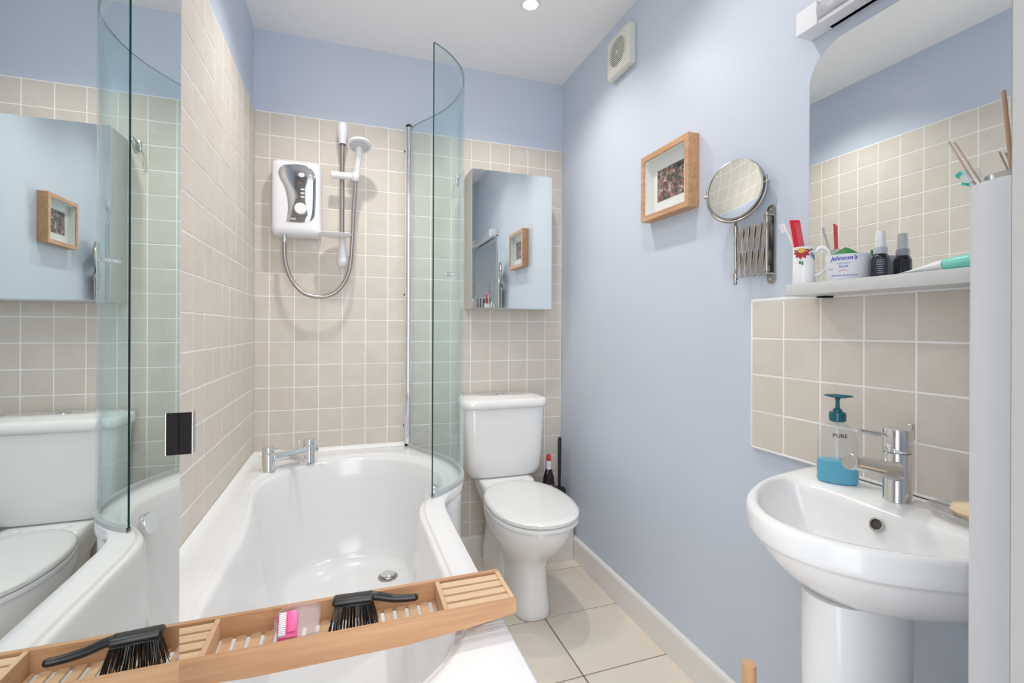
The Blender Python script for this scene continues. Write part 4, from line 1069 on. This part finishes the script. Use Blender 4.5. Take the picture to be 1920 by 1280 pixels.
# front face with a round opening
cyf, czf, rf = -.600, 2.268, .0575
inner = [Vector((W-.0345, cyf+rf*math.cos(2*PI*k/NG+PI/4), czf+rf*math.sin(2*PI*k/NG+PI/4))) for k in range(NG)]
outer = []
for k in range(NG):
    t = 2*PI*k/NG+PI/4; c_, s_ = math.cos(t), math.sin(t); m_ = max(abs(c_), abs(s_))
    hy, hz_ = (fy1-fy0)/2-.005, (fz1-fz0)/2-.005
    outer.append(Vector((W-.0345, (fy0+fy1)/2+hy*c_/m_, (fz0+fz1)/2+hz_*s_/m_)))
join(bm, loft([outer, inner, [v+Vector((.008, 0, 0)) for v in inner]], True, False, False))
bmesh.ops.remove_doubles(bm, verts=bm.verts, dist=1e-5)
obj('cover', bm, M_CREAMP, fan, angle=30)
obj('duct', lathe([(0, 0), (rf, 0), (rf, .002), (0, .002)], (W-.0265, cyf, czf), (1, 0, 0), 32, False), M_DARK, fan)
for k in range(13):
    z = czf-rf+.006+k*.0087
    h = math.sqrt(max(rf**2-(z-czf)**2, 0))
    if h < .01: continue
    b2 = bmesh.new(); rr2 = []
    for i in range(9):
        y = cyf-h+2*h*i/8; zz = z-.004*(1-((y-cyf)/rf)**2)*1.6+.004
        rr2.append([b2.verts.new((W-.0345, y, zz)), b2.verts.new((W-.0345, y, zz+.0044)), b2.verts.new((W-.0325, y, zz+.0046)), b2.verts.new((W-.0325, y, zz+.0002))])
    for A, B in zip(rr2, rr2[1:]):
        for j in range(4): b2.faces.new((A[j], A[(j+1) % 4], B[(j+1) % 4], B[j]))
    b2.faces.new(rr2[0]); b2.faces.new(rr2[-1][::-1])
    obj('louvre', b2, M_CREAMP, fan, angle=30)
obj('grille_boss', lathe([(0, 0), (.006, 0), (.006, .002), (0, .0025)], (W-.034, cyf, czf), (-1, 0, 0), 16, False), M_CREAMP, fan)
obj('screw', lathe([(.002, 0), (.002, .001)], (W-.012, fy0+.03, fz0), (0, 0, -1), 10), M_DARK, fan)

# picture
pic = thing('framed_picture', 'deep wooden box frame with a small garden photo on the blue wall', 'picture', (W, -.911, 1.65))
py0, py1, pz0, pz1, px0 = -1.042, -.781, 1.531, 1.7675, 1.411
PR = Matrix.Translation((W, -.911, 1.65)) @ Matrix.Rotation(math.radians(-0.6), 4, 'Y') @ Matrix.Translation((-W, .911, -1.65))
obj('frame', frame_bm(py0, py1, pz0, pz1, .0185, 'X', px0, W+.001), M_OAK, pic, smooth=False)
obj('backing', box(1.4465, W+.0005, py0+.01, py1-.01, pz0+.01, pz1-.01), M_PAPER, pic, smooth=False)
obj('mount', frame_bm(py0+.0185, py1-.0185, pz0+.0185, pz1-.0185, .0395, 'X', 1.4405, 1.4425, wb=.0425), M_PAPER, pic, smooth=False)
obj('spacer', frame_bm(py0+.0184, py1-.0184, pz0+.0184, pz1-.0184, .0022, 'X', 1.4165, 1.4405), M_PAPER, pic, smooth=False)
obj('photo', box(1.4425, 1.4435, -.990, -.835, 1.586, 1.706), M_PHOTO, pic, smooth=False)
obj('glazing', box(1.4145, 1.4155, py0+.0185, py1-.0185, pz0+.0185, pz1-.0185), M_PICGLASS, pic, smooth=False)

# extending shaving mirror
shv = thing('shaving_mirror', 'round double-sided shaving mirror on a nickel scissor arm on the blue wall', 'mirror', (W, -1.323, 1.36))
BX = W-.0005
pts = rrect(-1.3345, -1.3115, 1.258, 1.467, .0110)
obj('wall_plate', prism(pts, 'X', BX-.004, BX+.001, .0008, 1), M_NICKEL, shv)
for z in (1.270, 1.455):
    obj('screw', lathe([(.0045, 0), (.004, .0015), (0, .002)], (BX-.004, -1.323, z), (-1, 0, 0), 14, False), M_SATIN, shv)
obj('pivot_rod', cyl((BX-.017, -1.323, 1.281), (BX-.017, -1.323, 1.446), .0042, seg=16), M_NICKEL, shv)
for z in (1.284, 1.440):
    obj('pivot_lug', box(BX-.023, BX-.003, -1.3295, -1.3165, z-.0035, z+.0035, .0015, 1), M_NICKEL, shv)
    obj('collar', lathe([(.0075, -.008), (.0080, 0), (.0075, .008)], (BX-.017, -1.323, z-.013 if z > 1.4 else z+.013), seg=16), M_NICKEL, shv)
def arm(k, z, o=0.0): return Vector((BX-.018-.0022*k+o, -1.323+.0180*k, z))
zt_, zb_ = 1.418, 1.284
def bar(p, q_):
    u = (q_-p).normalized(); nn = Vector((-1, -.12, 0)).normalized(); w_ = u.cross(nn).normalized()
    b2 = box(-.0053, .0053, -(q_-p).length/2-.004, (q_-p).length/2+.004, -.0011, .0011, .0008, 1)
    m_ = Matrix((w_, u, w_.cross(u))).transposed().to_4x4(); m_.translation = (p+q_)/2
    bmesh.ops.transform(b2, matrix=m_, verts=b2.verts); return b2
for k in range(5):
    obj('scissor_bar', bar(arm(k, zt_, -.0020), arm(k+1, zb_, -.0020)), M_NICKEL, shv, smooth=False)
    obj('scissor_bar', bar(arm(k, zb_, .0020), arm(k+1, zt_, .0020)), M_NICKEL, shv, smooth=False)
for k in range(6):
    for z in (zt_, zb_):
        obj('rivet', lathe([(.0034, -.0045), (.0030, .0052)], arm(k, z), (-1, 0, 0), 10), M_SATIN, shv)
for k in range(5):
    obj('rivet', lathe([(.0028, -.0045), (.0026, .0050)], (arm(k, (zt_+zb_)/2)+arm(k+1, (zt_+zb_)/2))/2, (-1, 0, 0), 10), M_SATIN, shv)
RP = arm(5.25, 1.35)
obj('outer_rod', cyl((RP.x, RP.y, 1.268), (RP.x, RP.y, 1.438), .0036, seg=14), M_NICKEL, shv)
for z in (1.284, 1.416):
    obj('collar', lathe([(.0065, -.009), (.007, 0), (.0065, .009)], (RP.x, RP.y, z), seg=14), M_NICKEL, shv)
obj('finial', lathe([(0, -.006), (.005, -.003), (.005, .003), (0, .006)], (RP.x, RP.y, 1.266), seg=14, cap=False), M_NICKEL, shv)
mc = Vector((RP.x-.010, RP.y-.008, 1.527)); mn = Vector((-.97, -.24, .0)).normalized()
mr_ = .0835
mrr = obj('mirror_rim', lathe([(mr_-.004, -.0075), (mr_, -.006), (mr_+.0015, 0), (mr_, .006), (mr_-.004, .0075), (mr_-.0045, .004), (mr_-.0045, -.004), (mr_-.004, -.0075)], mc, mn, 56, False), M_NICKEL, shv)
gl = lathe([(r_, .0060-.0055*(1-(r_/.080)**2)) for r_ in [.0001]+[.080*i/10 for i in range(1, 11)]], mc, mn, 56, False)
obj('mirror_disc', gl, M_MIRROR, mrr)
obj('mirror_disc', lathe([(0, -.0048), (.080, -.0048), (.080, -.004), (0, -.004)], mc, mn, 48, False), M_MIRROR, mrr)
side = mn.cross(Vector((0, 0, 1))).normalized(); upm = side.cross(mn).normalized()
yoke = [mc + (side*math.cos(t)+upm*math.sin(t))*(mr_+.006) - mn*.004*math.sin(t) for t in [math.radians(a_) for a_ in range(168, 373, 12)]]
obj('yoke', tube(yoke, .0034, 10, 2), M_NICKEL, shv)
for s_ in (-1, 1):
    obj('thumb_nut', cyl(mc+side*s_*(mr_-.001), mc+side*s_*(mr_+.013), .0042, seg=12), M_NICKEL, shv)
obj('yoke_stem', cyl(mc-upm*(mr_+.004), Vector((RP.x, RP.y, 1.430)), .0042, seg=12), M_NICKEL, shv)

# ------------------------------------------------------------------ downlights in the ceiling
LB = ['recessed ceiling spotlight over the tap end of the bath', 'recessed ceiling spotlight visible at the top of the picture near the fan',
      'recessed ceiling spotlight nearer the basin wall', 'recessed ceiling spotlight over the foot of the bath']
for i, (x, y) in enumerate(SPOTS):
    t = thing('ceiling_spotlight', LB[i], 'light', (x, y, CEIL))
    obj('bezel', lathe([(.030, -.0035), (.040, -.003), (.0425, 0.0), (.0425, .001), (.030, .001)], (x, y, CEIL), seg=40, cap=False), M_WHITEP, t)
    obj('lamp_lens', lathe([(0, -.0015), (.029, -.0015), (.029, .0005), (0, .0005)], (x, y, CEIL), seg=32, cap=False), M_LENS, t)

# ------------------------------------------------------------------ things close to the doorway
colm = thing('white_column', 'tall smooth white round tube standing in front of the basin at the right', 'column', (1.117, -1.970, 0))
obj('column_tube', lathe([(.0445, 0), (.0445, 1.303), (.0435, 1.306), (.0415, 1.3065), (.0405, 1.302), (.0405, 1.20)], (1.117, -1.970, 0), seg=56, cap=False), M_WHITEC, colm)
obj('column_lid', lathe([(0.0, 1.3010), (.030, 1.3010), (.0405, 1.3000)], (1.117, -1.970, 0), seg=40, cap=False), M_WHITEC, colm)
dw = thing('roll_holder', 'round beech pole with a slanted top standing near the basin pedestal', 'paper holder', (1.222, -1.477, 0))
bm = lathe([(.0145, .022), (.0145, .385), (.0138, .400)], (1.222, -1.477, 0), seg=32)
obj('pole', bm, M_DOWEL, dw, angle=50)
obj('foot', lathe([(.060, 0), (.062, .004), (.062, .018), (.058, .022)], (1.222, -1.477, 0), seg=40), M_DOWEL, dw, angle=50)
